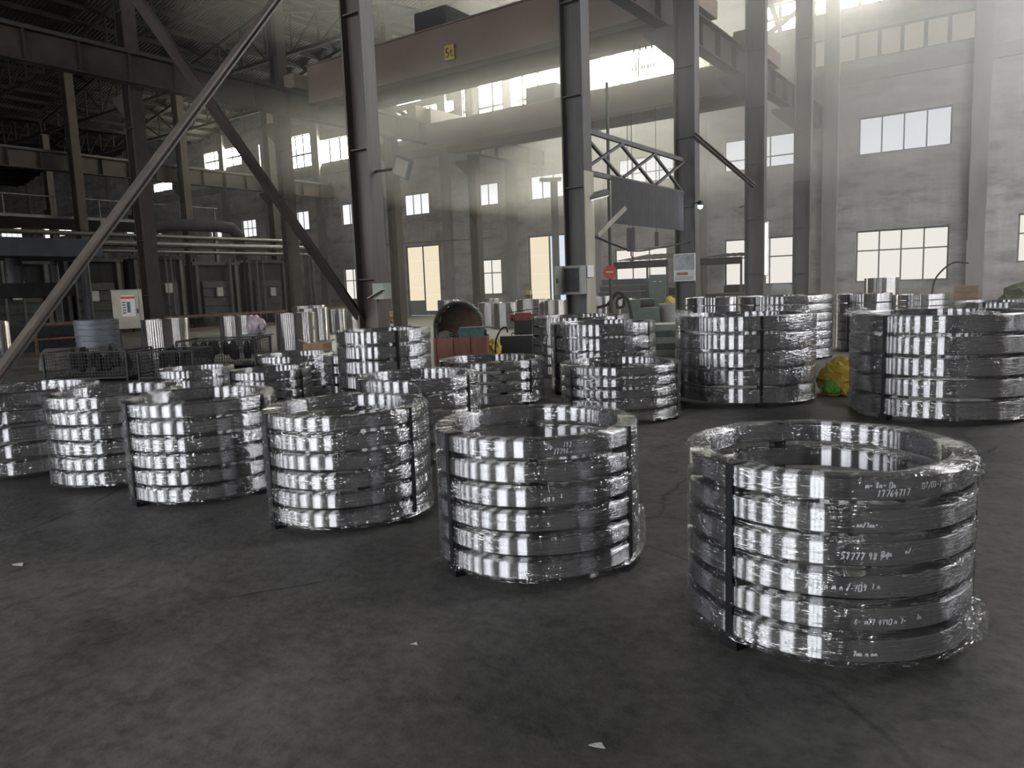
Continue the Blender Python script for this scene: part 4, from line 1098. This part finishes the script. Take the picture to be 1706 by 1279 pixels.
canopy(a.x,b2.x,31.0,34.5,a.z,a.z+0.35,'blue-black lean-to shed with a corrugated roof, left of the notice board column')
a = at_y(1166,430,33.5); b2 = at_y(1236,428,33.5)
canopy(a.x,b2.x,33.5,36.8,a.z,a.z+0.25,'blue-black lean-to shed with a corrugated roof, right of the notice board column')
t = thing('machine_bed','long dark stack of plates on a machine bed under the left lean-to','machine',(0,0,0))
a = at_y(990,490,29.7); b2 = at_y(1074,490,29.7)
for k in range(5): MB().box(a.x+0.1*k,b2.x-0.06*k,29.7,30.9,0.45+0.28*k,0.45+0.28*k+0.25).build('plate',M_BLUEDK,t)
MB().box(a.x+0.2,b2.x-0.2,29.8,30.8,0,0.45).build('bed',M_DARK,t)
t = thing('green_cabinet','grey-green machine cabinet with two dials right of the plate stack','cabinet',(at_y(1096,500,29.9).x,29.9,0),math.radians(20))
MB().box(-0.35,0.35,-0.25,0.25,0,1.95).build('body',M_GREEN,t)
for s in (-0.12,0.12): MB().lathe([(0.001,0.0),(0.06,0.0),(0.06,0.02),(0.001,0.02)],16).build('dial',M_WHITE,t,True,(s,-0.27,1.65))
d = MB().box(-0.3,0.3,-0.262,-0.251,0.15,1.4).build('door',M_GREEN,t); MB().cbox((0.22,-0.275,0.8),(0.03,0.03,0.14)).build('handle',M_DARK,d)
p = at_z(1075,548,0)
t = thing('green_machine','low green machine with a round pot, behind the mid-field stacks','machine',(p.x,p.y,0),math.radians(33))
MB().box(-0.8,0.45,-0.4,0.4,0,0.75).build('base',M_GREEN,t)
MB().box(-0.75,-0.2,-0.3,0.35,0.75,1.05).build('headstock',M_GREEN,t)
MB().tube([(-0.2,0,0.92),(0.3,0,0.92)],0.16,14).build('chuck',M_DARK,t,True)
MB().lathe([(0.001,0.0),(0.28,0.0),(0.36,0.85),(0.33,0.87),(0.25,0.1),(0.001,0.1)],28).build('pot',M_GREY,t,True,(0.85,0,0))
o = crumple('yellow_bucket',None,tuple(at_z(1118,540,0)+Vector((0,0,0.42))),0.30,0.26,0.7,55,M_YELLOW,3); tag(o,'small yellow sack standing right of the green machine pot','sack')
p = at_z(1118,590,0)
t = thing('plate_pile','pile of flat grey-green plates between the mid-field stack and the strapped stack','plates',(p.x,p.y,0),math.radians(33))
for k in range(5): MB().box(-0.38,0.38,-0.4,0.4,0.14*k,0.14*k+0.135).build('plate',M_GREEN if k % 2 else M_GREY,t)
p = at_z(1284,520,0)
t = thing('grey_blower','grey curved blower casing under the two-pane window near the gable wall','blower',(at_y(1302,490,34.6).x,34.6,0))
MB().tube([(-0.35,0,0.85),(0.35,0,0.85)],0.5,24).build('drum_casing',M_GREY,t,True)
MB().box(-0.33,0.33,-0.4,0.4,0,0.45).build('stand',M_DARK,t)
t = thing('far_crate','brown wooden crate against the wall at far right','crate',(at_y(1610,490,36.3).x,36.3,0))
for k in range(4): MB().box(-0.42,0.42,-0.45,0.45,0.26*k,0.26*k+0.245).build('side_board',plain('brown_board',(0.24,0.16,0.10),(0.16,0.10,0.065),0.8,0,4),t)
o = crumple('brush_pile',None,(0.3,35.6,0.45),1.5,0.9,0.8,77,plain('brush_green',(0.10,0.12,0.06),(0.05,0.06,0.04),0.9,0,5),3); tag(o,'low heap of greenish rubble at the right against the wall','heap')
o = crumple('rubble_heap',None,(-28.9,29.0,0.2),1.2,0.8,0.5,78,M_RUST,3); tag(o,'low rusty heap of swarf left of the arched guard','heap')

# hoses and cables
def cable(pts, r, name, label, mat=M_RUBBER):
    # smooth catmull-rom through points
    P2 = [Vector(p) for p in pts]; out = []
    for i in range(len(P2)-1):
        p0, p1, p2, p3 = P2[max(i-1,0)], P2[i], P2[i+1], P2[min(i+2,len(P2)-1)]
        for s in range(8):
            t = s/8.0
            out.append(0.5*((2*p1)+(p2-p0)*t+(2*p0-5*p1+4*p2-p3)*t*t+(3*p1-p0-3*p2+p3)*t**3))
    out.append(P2[-1])
    return tag(MB().tube(out,r,6).build(name,mat,smooth=True),label,'cable')
cable([at_y(1614,438,37.2),at_y(1590,437,37.1),at_y(1570,450,37.0),at_y(1556,470,36.9),at_y(1552,500,36.8),at_y(1550,524,36.6)],0.04,'hanging_hose','dark hose bowing out over the lower right window')
cable([at_y(1614,200,37.35),at_y(1613,320,37.35),at_y(1611,400,37.35)],0.025,'wall_cable','thin cable hanging down the wall left of the right pilaster')
cable([at_y(820,396,37.3),at_y(760,400,37.3),at_y(690,404,37.3),at_y(620,408,37.3)],0.02,'wall_wire','thin wire sagging along the far wall above the doors')
cable([(-7.7,13.87,at_x(990,390,-7.7).z),at_x(1030,410,-7.7),at_x(1060,418,-7.7),at_x(1100,412,-7.7),(-7.7,19.43,at_x(1130,402,-7.7).z)],0.022,'sagging_cable','sagging cable between the two middle columns')
p = at_z(1028,560,0)
cable([(p.x-0.7,p.y+0.1,0.9),(p.x-0.3,p.y,1.0),(p.x,p.y,1.32),(p.x+0.25,p.y,1.25),(p.x+0.25,p.y,0.95),(p.x+0.05,p.y,0.9),(p.x,p.y+0.1,1.15),(p.x+0.3,p.y+0.2,1.1),(p.x+0.5,p.y+0.2,0.04)],0.05,'black_hose','thick black hose looped beside the green machine')
q = at_z(832,597)
cable([(q.x-0.1,q.y,0.02),(q.x-0.12,q.y+0.05,0.4),(q.x,q.y+0.1,0.66),(q.x+0.2,q.y+0.02,0.72),(q.x+0.3,q.y-0.05,0.62)],0.02,'bent_wire','thin black wire bent up beside the black case')

# scraps of litter on the floor
for i, (px, py, s, lab) in enumerate(((30,942,0.05,'small white paper scrap on the floor at far left'),(995,1245,0.03,'small pale sliver of film on the floor at the bottom edge'),(690,1075,0.02,'tiny pale fleck on the dark floor below the centre'))):
    p = at_z(px,py,0); b = MB()
    b.v += [(-s,-s*0.3,0.004),(s*0.2,-s*0.5,0.012),(s,s*0.1,0.006),(s*0.3,s*0.5,0.014),(-s*0.6,s*0.4,0.004)]; b.f.append((0,1,2,3,4))
    o = b.build('paper_scrap',M_WHITE); o.location = (p.x,p.y,0.001); sm = o.modifiers.new('t','SOLIDIFY'); sm.thickness = 0.002
    tag(o,lab,'litter')

# ------------------------------------------------------------------ dusty air in the far half of the bay, also standing in for lens glare
def haze(name, density, box, label):
    mt, nt, out = newmat(name)
    v = nt.nodes.new('ShaderNodeVolumeScatter'); v.inputs['Density'].default_value = density; v.inputs['Anisotropy'].default_value = 0.6
    v.inputs['Color'].default_value = (0.98,0.955,0.915,1)
    nt.links.new(v.outputs[0], out.inputs['Volume'])
    hz = MB().box(*box).build(name, mt)
    hz['kind'] = 'stuff'; hz['label'] = label; hz['category'] = 'haze'
haze('dusty_haze', HAZE, (-20,XR-0.05,10.0,WY-0.4,0.02,14.25), 'thin dusty haze hanging in the air before the gable wall')
haze('glare_haze', HAZE_UP, (-21,XR-0.1,13.0,WY-0.45,5.0,14.2), 'denser haze among the cranes, added for the glare of the high windows')  # denser volume added and shaped to imitate glare around the high windows
